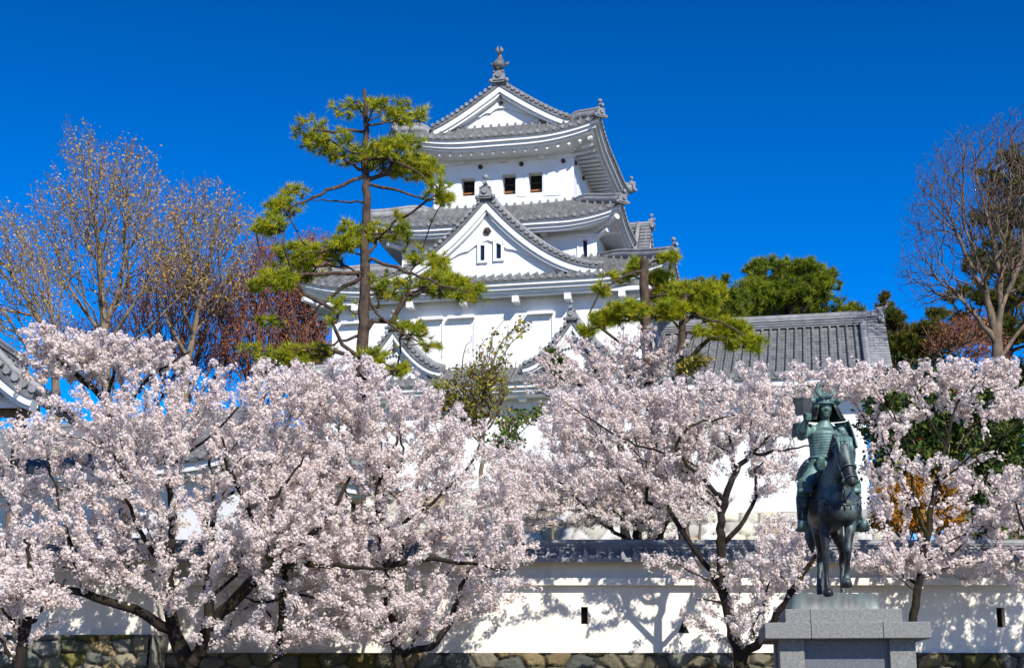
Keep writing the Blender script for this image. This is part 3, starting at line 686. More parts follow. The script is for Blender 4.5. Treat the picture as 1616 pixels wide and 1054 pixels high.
def patina(name, c0, c1, c2, zk=0.0):
    m, t, b = mat(name, 0.5, spec=0.5); v = coords(t)
    n = noise(t, v, 3.2, 8, 0.65); st = noise(t, coords(t, (9, 9, 1.2)), 1.5, 6, 0.6)
    ad = nd(t, 'ShaderNodeMath', operation='MULTIPLY_ADD'); t.links.new(st, ad.inputs[0]); ad.inputs[1].default_value = .5; t.links.new(n, ad.inputs[2])
    geo = nd(t, 'ShaderNodeNewGeometry'); sx = nd(t, 'ShaderNodeSeparateXYZ'); t.links.new(geo.outputs['Normal'], sx.inputs[0])
    ad2 = nd(t, 'ShaderNodeMath', operation='MULTIPLY_ADD'); t.links.new(sx.outputs[2], ad2.inputs[0]); ad2.inputs[1].default_value = .10; t.links.new(ad.outputs[0], ad2.inputs[2])
    tc_ = t.nodes.new('ShaderNodeTexCoord'); sz = nd(t, 'ShaderNodeSeparateXYZ'); t.links.new(tc_.outputs['Object'], sz.inputs[0])
    ad3 = nd(t, 'ShaderNodeMath', operation='MULTIPLY_ADD'); t.links.new(sz.outputs[2], ad3.inputs[0]); ad3.inputs[1].default_value = zk; t.links.new(ad2.outputs[0], ad3.inputs[2])
    t.links.new(ramp(t, ad3.outputs[0], [(.55, c0), (.72, c1), (.92, c2)]), b.inputs['Base Color'])
    b.inputs['Metallic'].default_value = 0.25; bump(t, b, noise(t, v, 40, 6), .25, .006); return m
M['bronze'] = patina('green_bronze', (.03, .045, .043), (.085, .15, .138), (.17, .28, .25))
M['bronze_dark'] = patina('dark_bronze', (.008, .009, .011), (.020, .022, .024), (.085, .125, .115), .03)
M['bronze_top'] = patina('bronze_plate', (.075, .078, .078), (.12, .125, .122), (.15, .19, .18))
ped, PZ = pedestal()
# ---------------------------------------------------------------- trees: skeleton + minimal-path twigs
def bark(name, c0, c1, moss=None, scale=7):
    m, t, b = mat(name, 0.9, spec=0.15); v = coords(t, (1, 1, .35))
    n = noise(t, v, scale, 7, .65); c = ramp(t, n, [(.3, c0), (.7, c1)])
    if moss:
        mx = nd(t, 'ShaderNodeMix', data_type='RGBA'); mm = noise(t, coords(t), 2.6, 5, .6)
        r = ramp(t, mm, [(.54, (0, 0, 0)), (.68, (.85, .85, .85))]); t.links.new(r, mx.inputs[0]); t.links.new(c, mx.inputs[6]); mx.inputs[7].default_value = (*moss, 1); c = mx.outputs[2]
    t.links.new(c, b.inputs['Base Color']); bump(t, b, n, .7, .04); return m
M['cherry_bark'] = bark('cherry_bark', (.010, .008, .007), (.038, .029, .023), (.055, .048, .010), 9)
M['pine_bark'] = bark('pine_bark', (.028, .02, .016), (.13, .088, .065), None, 9)
M['grey_bark'] = bark('grey_bark', (.055, .038, .028), (.25, .185, .13), None, 5)
M['brown_bark'] = bark('brown_bark', (.10, .072, .05), (.30, .225, .15), None, 5)
M['purple_twig'] = bark('purple_twig', (.11, .05, .035), (.27, .13, .09), None, 5)
M['blossom'] = tint_mat('cherry_blossom', .75, .40, spec=.1)
M['leaf'] = tint_mat('leaf', .6, .25, spec=.25)
M['needle'] = tint_mat('pine_needle', .55, .30, spec=.25)

def resample(pts, step):
    P = [np.array(p, float) for p in pts]; out = [P[0]]
    for a, b in zip(P[:-1], P[1:]):
        n = max(1, int(np.linalg.norm(b[:3] - a[:3]) / step)); out += [a + (b - a) * (k / n) for k in range(1, n + 1)]
    return np.array(out)
def smooth_line(L):
    L = np.array(L, float)
    for _ in range(2):
        q = .75 * L[:-1] + .25 * L[1:]; w = .25 * L[:-1] + .75 * L[1:]
        L = np.vstack([L[:1], np.stack([q, w], 1).reshape(-1, L.shape[1]), L[-1:]])
    return L
def skeleton(limbs, g, step=.16, wig=.02):
    """limbs: lists of (x, y, z, r) in world space; every later limb hangs from the nearest node so far"""
    P, par, rad = [], [], []
    for li, L in enumerate(limbs):
        S = resample(smooth_line(L), step)
        S[1:-1, :3] += g.normal(size=(len(S) - 2, 3)) * wig if len(S) > 2 else 0
        if li == 0: prev = -1
        else: prev = int(np.argmin(np.linalg.norm(np.array(P) - S[0, :3], axis=1)))
        for k, s in enumerate(S):
            if li and k == 0: continue
            P.append(s[:3]); par.append(prev); rad.append(s[3]); prev = len(P) - 1
    return np.array(P), np.array(par), np.array(rad)
def grow(P, par, rad, A, bf, min_r=.03, root_r=None):
    """greedy tree that joins every attractor A by distance + bf * path length"""
    m = len(P); n = len(A); path = np.zeros(m)
    for i in range(m):
        if par[i] >= 0: path[i] = path[par[i]] + np.linalg.norm(P[i] - P[par[i]])
    PP = np.vstack([P, A]); pp = np.concatenate([par, np.full(n, -2)]); pl = np.concatenate([path, np.zeros(n)])
    D = np.full(n, 9e9); bp = np.zeros(n, int); ok = rad < root_r if root_r else np.ones(m, bool)
    for i in range(m):
        if not ok[i]: continue
        d = np.linalg.norm(A - P[i], axis=1) + bf * path[i]; w = d < D; D[w] = d[w]; bp[w] = i
    done = np.zeros(n, bool)
    for _ in range(n):
        k = int(np.argmin(D)); 
        j = m + k; pp[j] = bp[k]; pl[j] = pl[bp[k]] + np.linalg.norm(A[k] - PP[bp[k]]); done[k] = True; D[k] = 9e9
        d = np.linalg.norm(A - A[k], axis=1) + bf * pl[j]; w = (d < D) & ~done; D[w] = d[w]; bp[w] = j
    return PP, pp
def finish(PP, pp, skel_rad, leaf_r, ex, g, curl=.10, cap=.5):
    """subdivide the twig edges with a little curl, and give every node a radius"""
    m = len(skel_rad); n = len(PP)
    P = [p for p in PP]; par = list(pp); isk = [True] * m + [False] * (n - m)
    for i in range(m, n):
        a = PP[pp[i]]; b = PP[i]; l = np.linalg.norm(b - a)
        if l > .12:
            v = g.normal(size=3) * l * curl; v[2] -= 0; P.append((a + b) / 2 + v); par.append(pp[i]); isk.append(False); par[i] = len(P) - 1
    P = np.array(P); par = np.array(par); n = len(P)
    depth = np.zeros(n, int)
    ch = [[] for _ in range(n)]
    root = int(np.where(par < 0)[0][0])
    for i in range(n):
        if par[i] >= 0: ch[par[i]].append(i)
    order = [root]
    for i in order: order.extend(ch[i])
    acc = np.zeros(n)
    for i in reversed(order):
        acc[i] = max(acc[i], leaf_r ** ex)
        if par[i] >= 0: acc[par[i]] += acc[i]
    r = acc ** (1 / ex)
    r[:m] = np.maximum(skel_rad, 0)
    for i in order:
        if par[i] >= 0 and i >= m:
            lim = r[par[i]] * (cap if isk[par[i]] else .98); r[i] = max(leaf_r, min(r[i], lim))
    main = np.full(n, -1)
    for i in range(n):
        if ch[i]: main[i] = max(ch[i], key=lambda c: r[c])
    return P, par, r, main, np.array(isk), [len(c) for c in ch]
def tubes(name, P, par, r, main, mat_, parent, base):
    idx = np.where(par >= 0)[0]; a = par[idx]; d = P[idx] - P[a]; d /= np.maximum(np.linalg.norm(d, axis=1, keepdims=True), 1e-6)
    din = np.zeros_like(P); din[idx] = d
    root = par < 0
    tan = din.copy(); hm = main >= 0; tan[hm] = din[hm] + din[main[hm]]; tan /= np.maximum(np.linalg.norm(tan, axis=1, keepdims=True), 1e-6)
    t0 = np.where((main[a] == idx)[:, None], tan[a], d); r0 = np.where(main[a] == idx, r[a], np.minimum(r[a], r[idx] * 1.15)); t1 = tan[idx]
    ref = np.array([.31, .83, .17]); ref /= np.linalg.norm(ref)
    def ring(c, t, rr, n):
        u = np.cross(t, ref); u /= np.maximum(np.linalg.norm(u, axis=1, keepdims=True), 1e-6); v = np.cross(t, u)
        q = np.arange(n) * 2 * np.pi / n
        return c[:, None] + rr[:, None, None] * (np.cos(q)[None, :, None] * u[:, None] + np.sin(q)[None, :, None] * v[:, None])
    VV, FF, o = [], [], 0
    for lo, hi, n in ((.045, 9, 9), (.012, .045, 5), (0, .012, 3)):
        s = (r[idx] >= lo) & (r[idx] < hi)
        if not s.any(): continue
        A = ring(P[a[s]], t0[s], r0[s], n); B = ring(P[idx[s]], t1[s], r[idx[s]], n); k = s.sum()
        V = np.concatenate([A, B], 1).reshape(-1, 3); I = (np.arange(k) * 2 * n)[:, None, None] + np.stack([np.arange(n), (np.arange(n) + 1) % n, (np.arange(n) + 1) % n + n, np.arange(n) + n], -1)[None]
        VV.append(V); FF.append(I.reshape(-1, 4) + o); o += len(V)
    return mesh_np(name, np.vstack(VV) - base, np.vstack(FF), mat_, parent, None, True)
def blob_points(blobs, n, g, spread=1.0, clump=0):
    """blobs: (px, py, rx, ry, D, depth_radius, weight); returns points inside the ellipsoids, in world space"""
    W = np.array([b[2] * b[3] * (b[6] if len(b) > 6 else 1) for b in blobs]); W = W / W.sum(); out = []
    for b, w in zip(blobs, W):
        k = max(1, int(round(n * w))); q = g.normal(size=(k, 3)); q /= np.linalg.norm(q, axis=1, keepdims=True); q *= (g.uniform(0, 1, (k, 1)) ** (1 / 2.6)) * spread * np.where(g.uniform(0, 1, (k, 1)) < .14, g.uniform(1, 1.32, (k, 1)), 1.0)
        c = at(b[0], b[1], b[4]); s = b[4] / FPX
        out.append(c + q * np.array([b[2] * s, b[5], b[3] * s]))
    A = np.vstack(out)
    if clump:                                     # thin some places out so that gaps and sprays appear
        f = sum(np.sin(A @ (unit(g, 1)[0] * w) + g.uniform(0, 6.28)) for w in (2.2, 3.1, 4.3, 5.7)) / 4
        A = A[(f > -clump) | (g.uniform(0, 1, len(A)) < .25)]
    return A
def basis(N):
    u = np.cross(N, np.array([.3, .2, .93])); u /= np.maximum(np.linalg.norm(u, axis=1, keepdims=True), 1e-6); return u, np.cross(N, u)
def flowers(C, N, rr, tint, center, g):
    """five separate petals each, slightly cupped; returns V, F, colour"""
    k = len(C); u, v = basis(N); ph = g.uniform(0, 6.28, k)
    q = ph[:, None] + np.concatenate([np.arange(5) * 2 * np.pi / 5 - .50, np.arange(5) * 2 * np.pi / 5 + .50])[None]
    cup = g.uniform(.1, .6, k)
    rim = C[:, None] + rr[:, None, None] * (np.cos(q)[..., None] * u[:, None] + np.sin(q)[..., None] * v[:, None] + cup[:, None, None] * N[:, None])
    V = np.concatenate([C[:, None], rim], 1).reshape(-1, 3)
    f = np.stack([np.zeros(5, int), np.arange(5) + 1, np.arange(5) + 6], -1)
    F = ((np.arange(k) * 11)[:, None, None] + f[None]).reshape(-1, 3)
    col = np.concatenate([center[:, None], np.repeat(tint[:, None], 10, 1)], 1).reshape(-1, 3)
    return V, F, col
def leaves(C, N, ln, wd_, tint, g):
    """pointed leaf quads"""
    k = len(C); u, v = basis(N); ph = g.uniform(0, 6.28, k); a = np.cos(ph)[:, None] * u + np.sin(ph)[:, None] * v; b = np.cross(N, a)
    V = np.stack([C, C + a * ln[:, None] * .5 + b * wd_[:, None], C + a * ln[:, None] - N * ln[:, None] * .15, C + a * ln[:, None] * .5 - b * wd_[:, None]], 1).reshape(-1, 3)
    return V, np.arange(4 * k).reshape(-1, 4), np.repeat(tint, 4, 0)
def unit(g, k):
    q = g.normal(size=(k, 3)); return q / np.linalg.norm(q, axis=1, keepdims=True)
def edge_points(P, par, r, mask, per_m, g, jit):
    idx = np.where((par >= 0) & mask)[0]; a = P[par[idx]]; b = P[idx]; l = np.linalg.norm(b - a, axis=1); cnt = g.poisson(l * per_m)
    s = np.repeat(np.arange(len(idx)), cnt); t = g.uniform(0, 1, len(s))[:, None]
    return a[s] * (1 - t) + b[s] * t + g.normal(size=(len(s), 3)) * jit

def px_limbs(limbs):
    """limb rows (px, py, D, radius) -> world rows"""
    return [[(*at(x, y, D), r) for x, y, D, r in L] for L in limbs]

def cherry(label, limbs, blobs, n_attr, n_flowers, seed, ground_z=0.0, pink=0.0, group='cherry trees in blossom', leafy=.07, fr=.0215, bf=.45, leaf_r=.0045, shift=0.0, clump=.2, bshift=0.0, dens=.9, jit=.03, limb=.85):
    g = np.random.default_rng(seed); L = px_limbs([[(x, y, D + shift, q * limb) for x, y, D, q in l] for l in limbs]); b = np.array(L[0][0][:3])
    blobs = [(*q[:4], q[4] + shift + bshift, *q[5:]) for q in blobs]
    if b[2] > ground_z: L[0] = [(b[0], b[1], ground_z - .1, L[0][0][3] * 1.35)] + L[0]
    base = np.array([L[0][0][0], L[0][0][1], ground_z])
    P, par, rad = skeleton(L, g, .16, .018)
    A = blob_points(blobs, int(n_attr * dens), g, 1.03, clump)
    PP, pp = grow(P, par, rad, A, bf)
    P, par, r, main, isk, nch = finish(PP, pp, rad, leaf_r, 2.15, g, .10, .55)
    t = thing('cherry_tree', label, 'cherry tree', base, 0, group)
    tubes('trunk', P, par, r, main, M['cherry_bark'], t, base)
    m = (r < .03) & ~isk; tot = np.linalg.norm(P[par[m]] - P[m], axis=1).sum()
    pom = edge_points(P, par, r, m, n_flowers * 1.22 / 6.5 / tot, g, jit)
    k = len(pom); per = g.poisson(6.5, k); ci = np.repeat(np.arange(k), per); N = unit(g, len(ci)); N[:, 2] += .15; N /= np.linalg.norm(N, axis=1, keepdims=True)
    R0 = g.uniform(.022, .065, k)[ci]
    C = pom[ci] + N * R0[:, None]
    base_t = np.array([.97, .94, .895]); pinkc = np.array([.95, .865, .845])
    mixv = np.clip(g.beta(1.2, 3.5, k) + pink, 0, 1)[ci][:, None]
    tint = base_t * (1 - mixv) + pinkc * mixv; cen = tint * np.array([.90, .68, .62])
    V, F, col = flowers(C, N, g.uniform(.8, 1.2, len(C)) * fr, tint, cen, g)
    crown = mesh_np('blossom_crown', V - base, F, M['blossom'], t, col)
    ny = int(k * leafy * 6)
    sel = g.integers(0, k, ny); lc = pom[sel] + unit(g, ny) * .05
    pal = np.array([(.30, .10, .05), (.42, .16, .07), (.33, .20, .05), (.25, .06, .05)])[g.integers(0, 4, ny)]
    V, F, col = leaves(lc, unit(g, ny), g.uniform(.02, .045, ny), g.uniform(.006, .011, ny), pal, g)
    mesh_np('young_leaves', V - base, F, M['leaf'], t, col)
    return t

def foliage_tree(name, label, cat, limbs, blobs, n_attr, seed, ground_z, pal, n_leaf, ll=(.08, .14), lw=.35, mat_leaf='leaf', bark_='brown_bark', bf=.5, leaf_r=.012, group=None, jit=.08, up=.0, part='foliage', tipfrac=1.0, extra=None, curl=.12, spread=1.0):
    g = np.random.default_rng(seed); L = px_limbs([[(x, y, D, q * .72) for x, y, D, q in l] for l in limbs]); b = np.array(L[0][0][:3])
    if b[2] > ground_z: L[0] = [(b[0], b[1], ground_z - .1, L[0][0][3] * 1.25)] + L[0]
    base = np.array([L[0][0][0], L[0][0][1], ground_z])
    P, par, rad = skeleton(L, g, .35, .03)
    A = blob_points(blobs, n_attr, g, spread); PP, pp = grow(P, par, rad, A, bf)
    P, par, r, main, isk, nch = finish(PP, pp, rad, leaf_r, 2.2, g, curl, .6)
    t = thing(name, label, cat, base, 0, group)
    tubes('trunk', P, par, r, main, M[bark_], t, base)
    if n_leaf:
        m = (r < leaf_r * 2.2) & ~isk; tot = np.linalg.norm(P[par[m]] - P[m], axis=1).sum()
        C = edge_points(P, par, r, m, n_leaf / tot, g, jit); k = len(C); N = unit(g, k); N[:, 2] = np.abs(N[:, 2]) * (1 - up) + up; N /= np.linalg.norm(N, axis=1, keepdims=True)
        pal = np.array(pal); c = pal[g.integers(0, len(pal), k)] * g.uniform(.75, 1.2, (k, 1)); ln = g.uniform(*ll, k)
        V, F, col = leaves(C, N, ln, ln * lw * .5, c, g)
        mesh_np(part, V - base, F, M[mat_leaf], t, col)
        if extra:
            en, ename, ecol, er = extra; sel = g.integers(0, k, en); Nn = unit(g, en); Nn[:, 1] = -np.abs(Nn[:, 1])
            for q in range(en):
                V, F, col = flowers(C[sel[q:q + 1]] + Nn[q:q + 1] * .15, Nn[q:q + 1], np.full(1, er), np.array([ecol], float), np.array([ecol]) * .8, g)
                mesh_np(ename, V - base, F, M['leaf'], t, col)
    return t

def needles(C, T, g, nb, ln, wd_, pal, up=.5):
    """tufts of thin blades around tips C with growth directions T"""
    k = len(C); ci = np.repeat(np.arange(k), nb); n = len(ci); d = unit(g, n) * .95 + T[ci] * .75; d[:, 2] += up * .6; d /= np.linalg.norm(d, axis=1, keepdims=True)
    s = np.cross(d, unit(g, n)); s /= np.maximum(np.linalg.norm(s, axis=1, keepdims=True), 1e-6); l = g.uniform(*ln, n)[:, None]
    b = C[ci] + g.normal(size=(n, 3)) * .02
    V = np.stack([b - s * wd_, b + s * wd_, b + d * l], 1).reshape(-1, 3)
    tc = np.array(pal)[g.integers(0, len(pal), k)] * g.uniform(.8, 1.2, (k, 1)); c = tc[ci] * g.uniform(.85, 1.15, (n, 1))
    return V, np.arange(3 * n).reshape(-1, 3), np.repeat(c, 3, 0)
PINE = [(.40, .40, .012), (.31, .35, .014), (.46, .42, .014), (.19, .25, .016), (.35, .38, .014)]
PINE_DARK = [(.045, .075, .014), (.06, .09, .014), (.085, .11, .014), (.035, .06, .014)]
def pine(label, limbs, pads, n_attr, seed, ground_z, D, pal=PINE, nb=22, ln=(.14, .28), w=.0105, group='pine trees', name='pine_tree', leaf_r=.010, dj=1.2, bf=.5, bark_='pine_bark', clump=.15):
    g = np.random.default_rng(seed); L = px_limbs(limbs); b = np.array(L[0][0][:3])
    if b[2] > ground_z: L[0] = [(b[0], b[1], ground_z - .1, L[0][0][3] * 1.25)] + L[0]
    base = np.array([L[0][0][0], L[0][0][1], ground_z])
    P, par, rad = skeleton(L, g, .25, .025)
    blobs = []
    for p in pads:
        x, y, rx, ry = p[:4]; blobs.append((x, y, rx * 1.04, ry * 1.04, D + (p[4] if len(p) > 4 else g.uniform(-dj, dj)), max(.35, rx * D / FPX * .8)))
    A = blob_points(blobs, int(n_attr * 1.25), g, 1.0, clump); PP, pp = grow(P, par, rad, A, bf)
    P, par, r, main, isk, nch = finish(PP, pp, rad, leaf_r, 2.2, g, .12, .6)
    t = thing(name, label, 'pine tree', base, 0, group)
    tubes('trunk', P, par, r, main, M[bark_], t, base)
    m = np.where((~isk) & (np.arange(len(P)) >= 0) & (r < leaf_r * 2.6))[0]
    T = P[m] - P[par[m]]; T /= np.maximum(np.linalg.norm(T, axis=1, keepdims=True), 1e-6)
    V, F, col = needles(P[m], T, g, nb, ln, w, pal)
    mesh_np('needle_foliage', V - base, F, M['needle'], t, col)
    return t
# ---------------------------------------------------------------- the front cherry trees
B = lambda D, rd, rows: [(*q[:4], D + (q[5] if len(q) > 5 else 0), rd, q[4] if len(q) > 4 else 1) for q in rows]
cherry('broad cherry in full blossom at the left with mossy forked trunk',
    [[(300, 1062, 24.5, .20), (285, 1020, 24.5, .17), (268, 980, 24.4, .13), (266, 920, 24.3, .12), (268, 880, 24.2, .10), (275, 800, 24.4, .07), (262, 740, 24.8, .045), (275, 670, 25.2, .025)],
     [(300, 1050, 24.5, .15), (325, 1010, 24.3, .13), (330, 950, 24.2, .10), (328, 880, 24.3, .08), (340, 800, 24.8, .05), (330, 720, 25.2, .03)],
     [(330, 990, 24.3, .12), (380, 935, 24.0, .13), (430, 890, 23.8, .12), (480, 855, 23.7, .09), (520, 820, 23.7, .05), (560, 740, 24, .03)],
     [(440, 893, 23.8, .09), (510, 890, 23.6, .06), (570, 895, 23.4, .04), (620, 900, 23.2, .025)],
     [(430, 890, 23.8, .07), (395, 805, 23.5, .06), (360, 745, 23.3, .04), (350, 690, 23.2, .025)],
     [(394, 806, 23.5, .05), (440, 780, 23.3, .035), (480, 720, 23.2, .02)],
     [(275, 1000, 24.4, .12), (225, 965, 24.1, .10), (135, 938, 23.8, .085), (85, 922, 23.6, .06), (40, 890, 23.5, .05), (0, 855, 23.4, .04), (-40, 800, 23.4, .02)],
     [(135, 938, 23.8, .06), (110, 860, 23.9, .045), (90, 780, 24.1, .03), (70, 700, 24.3, .02)],
     [(266, 900, 24.3, .07), (225, 850, 24.0, .05), (190, 770, 23.8, .035), (170, 690, 23.8, .02)],
     [(262, 740, 24.8, .04), (330, 690, 25.0, .03), (400, 620, 25.2, .02)], [(340, 800, 24.8, .04), (420, 730, 25.2, .03), (470, 640, 25.4, .02)]],
    B(24.3, 1.5, [(40, 730, 80, 75), (120, 690, 100, 70), (230, 660, 110, 60), (350, 640, 120, 65), (450, 630, 90, 65), (90, 820, 110, 70), (210, 770, 120, 80), (340, 750, 120, 85), (450, 750, 100, 95), (30, 880, 70, 60), (140, 880, 90, 45), (420, 850, 100, 50, .9, -.5), (330, 870, 90, 40, .7, -.6), (510, 840, 70, 80), (400, 940, 80, 30, .4), (330, 985, 60, 30, .4), (190, 925, 70, 16, .3), (290, 610, 90, 25), (380, 1000, 70, 28, .55), (250, 840, 60, 40, .6), (300, 930, 90, 40, .5), (400, 920, 70, 40, .5), (150, 900, 90, 30, .5)]),
    2700, 98000, 21, shift=2.9, clump=.06, bshift=-.1)
cherry('middle cherry in full blossom on several thin trunks before the plaster wall',
    [[(632, 1070, 26.5, .13), (625, 1020, 26.5, .115), (615, 960, 26.4, .10), (612, 900, 26.3, .08), (600, 840, 26.2, .07), (590, 780, 26.2, .05), (610, 740, 26.2, .04), (625, 690, 26.2, .03), (640, 640, 26.4, .018)],
     [(603, 785, 26.2, .05), (640, 720, 26, .03), (630, 685, 25.9, .02)],
     [(612, 890, 26.3, .07), (680, 880, 26, .05), (750, 890, 25.8, .035), (800, 900, 25.7, .02)],
     [(600, 840, 26.2, .05), (540, 780, 26.4, .04), (530, 700, 26.6, .03), (545, 630, 26.8, .018)],
     [(600, 840, 26.2, .05), (680, 800, 26.2, .04), (740, 740, 26.4, .03), (760, 700, 26.6, .018)],
     [(625, 1030, 26.5, .08), (690, 1020, 26.6, .075), (715, 970, 26.6, .065), (730, 920, 26.6, .05), (760, 850, 26.6, .03), (800, 800, 26.6, .018)]],
    B(26.4, 1.4, [(560, 620, 75, 55), (640, 660, 100, 65), (715, 720, 95, 65), (790, 790, 60, 55, .8), (560, 740, 90, 80), (650, 780, 110, 80), (745, 850, 85, 50), (590, 860, 100, 55), (520, 950, 70, 50, .7), (700, 935, 95, 48, .9), (570, 580, 40, 30), (630, 975, 90, 40, .8), (820, 865, 45, 18), (790, 930, 60, 35, .6), (560, 1000, 80, 20, .4), (500, 620, 50, 50)]),
    2200, 78000, 22, shift=1.3, clump=.06)
cherry('slim cherry trunk standing just right of the mossy forked trunk',
    [[(430, 1065, 27.3, .10), (440, 1010, 27.3, .09), (447, 950, 27.2, .08), (452, 880, 27.2, .06), (470, 800, 27.4, .04), (480, 720, 27.6, .025)], [(450, 930, 27.2, .04), (500, 945, 27, .025), (545, 960, 26.8, .012)], [(447, 945, 27.2, .04), (405, 952, 27.2, .025), (380, 940, 27, .012)], [(452, 880, 27.2, .045), (400, 800, 27.4, .03), (390, 720, 27.6, .02)]],
    B(27.4, 1.0, [(470, 760, 90, 90), (420, 860, 90, 60), (510, 960, 60, 30, .5), (480, 1000, 60, 25, .4), (400, 980, 50, 25, .4), (540, 880, 50, 60)]), 900, 28000, 23)
cherry('cherry with a forked trunk left of the bronze rider, lit blossom spreading over the wall',
    [[(1175, 1075, 26, .15), (1165, 1030, 26, .135), (1147, 960, 26, .115), (1138, 880, 26, .10), (1137, 840, 26, .095), (1142, 790, 26, .08), (1158, 745, 26, .065), (1185, 715, 26, .05), (1215, 690, 26.1, .035), (1250, 650, 26.2, .02)],
     [(1145, 855, 26, .06), (1180, 815, 26, .05), (1197, 775, 26, .04), (1190, 745, 26, .03), (1205, 730, 26, .02)],
     [(1142, 790, 26, .06), (1112, 755, 25.8, .045), (1068, 720, 25.6, .04), (1070, 690, 25.5, .035), (1100, 665, 25.4, .025), (1160, 655, 25.3, .015)],
     [(1068, 722, 25.6, .03), (1010, 705, 25.5, .025), (960, 680, 25.4, .02), (900, 640, 25.4, .012)],
     [(1158, 745, 26, .05), (1155, 700, 26.3, .035), (1140, 640, 26.6, .025), (1110, 590, 26.8, .015)],
     [(1170, 1045, 26, .10), (1205, 1000, 25.4, .09), (1240, 945, 25, .075), (1280, 885, 24.6, .05), (1310, 850, 24.4, .03), (1330, 830, 24.3, .015)],
     [(1140, 935, 26, .03), (1110, 910, 25.6, .02), (1070, 890, 25.3, .012)], [(1150, 950, 26, .025), (1100, 945, 25.8, .015)],
     [(1185, 715, 26, .04), (1240, 712, 25.6, .025), (1290, 700, 25.3, .015)]],
    B(26, 1.25, [(920, 640, 70, 38), (1010, 632, 100, 38), (1120, 632, 100, 42), (1210, 632, 75, 34), (900, 670, 50, 40, .8), (1000, 680, 110, 55), (1110, 690, 95, 55), (1210, 670, 60, 40), (960, 740, 80, 45, .8), (1060, 760, 80, 50, .8), (1220, 740, 45, 40, .6), (1060, 892, 60, 18, .5, -.6), (1130, 905, 60, 25, .5), (1220, 900, 65, 38, .8, -1), (1240, 850, 55, 35, .7, -1), (1100, 970, 25, 30, .25), (1190, 980, 50, 45, .4, -.5), (1270, 830, 40, 30, .5, -1.5), (1180, 600, 60, 16)]),
    2300, 64000, 24, shift=1.8, clump=.05, bshift=.35)
cherry('airy cherry with a dark leaning trunk right of the bronze rider',
    [[(1425, 1075, 25.5, .12), (1432, 1010, 25.5, .10), (1447, 950, 25.5, .085), (1458, 880, 25.5, .075), (1464, 830, 25.5, .065), (1478, 760, 25.5, .055), (1494, 700, 25.5, .04), (1506, 640, 25.6, .03), (1540, 600, 25.8, .015)],
     [(1460, 850, 25.5, .04), (1447, 800, 25.3, .035), (1438, 740, 25.2, .03), (1422, 680, 25.2, .022), (1395, 620, 25.2, .012)],
     [(1492, 705, 25.5, .03), (1455, 640, 25.8, .022), (1430, 600, 26, .012)],
     [(1478, 765, 25.5, .03), (1530, 720, 25.2, .025), (1580, 690, 25, .02), (1616, 660, 25, .012)],
     [(1447, 945, 25.5, .02), (1435, 925, 25.3, .015), (1390, 880, 25.1, .01)], [(1506, 640, 25.6, .02), (1560, 590, 25.4, .012)], [(1422, 680, 25.2, .015), (1370, 600, 25, .01)]],
    B(25.5, 1.15, [(1310, 590, 80, 15), (1395, 592, 65, 20), (1475, 590, 75, 20), (1555, 592, 60, 22), (1600, 630, 32, 28, .6), (1440, 640, 55, 30, .35), (1530, 640, 50, 28, .35), (1400, 680, 35, 20, .4), (1392, 745, 35, 20, .5), (1460, 730, 45, 22, .4), (1540, 745, 55, 32, .8), (1590, 800, 45, 50, .9), (1500, 785, 45, 22, .5), (1535, 830, 60, 25, .9), (1405, 795, 40, 18, .5), (1390, 885, 70, 22, .8), (1470, 895, 60, 25, .6), (1555, 890, 55, 35, .6), (1420, 865, 45, 20, .6), (1340, 620, 45, 15, .5)]),
    1500, 24000, 25, shift=1.8, clump=.02, bshift=.5, fr=.028)
cherry('cherry at the right edge whose branches reach into the picture',
    [[(1700, 1080, 26.5, .14), (1690, 1000, 26.5, .12), (1700, 930, 26.5, .10), (1720, 850, 26.5, .07), (1740, 760, 26.5, .04)], [(1690, 990, 26.5, .08), (1650, 930, 26.3, .06), (1630, 870, 26.2, .04), (1600, 790, 26, .02)], [(1700, 930, 26.5, .07), (1760, 880, 26.5, .05), (1810, 800, 26.5, .03)]],
    B(26.3, 1.2, [(1640, 780, 60, 70), (1740, 740, 90, 80), (1690, 660, 80, 50), (1820, 780, 70, 70), (1610, 900, 45, 35, .6), (1760, 850, 90, 50)]), 900, 26000, 26, shift=.6)
cherry('dark stemmed cherry at the far left edge',
    [[(28, 1075, 23.0, .12), (35, 1010, 23.0, .10), (45, 960, 23, .08), (52, 900, 23, .05), (40, 850, 23.1, .03)], [(38, 1000, 23, .05), (15, 975, 22.9, .035), (-20, 940, 22.8, .02)], [(47, 985, 23, .05), (80, 945, 23.2, .035), (105, 915, 23.3, .02)], [(30, 1050, 23, .05), (0, 1010, 22.8, .03), (-30, 960, 22.8, .02)]],
    B(23, .9, [(30, 930, 60, 45, .8), (-30, 900, 60, 60), (70, 970, 40, 22, .4), (120, 955, 40, 15, .25), (10, 985, 40, 25, .4)]), 600, 17000, 27, shift=1)
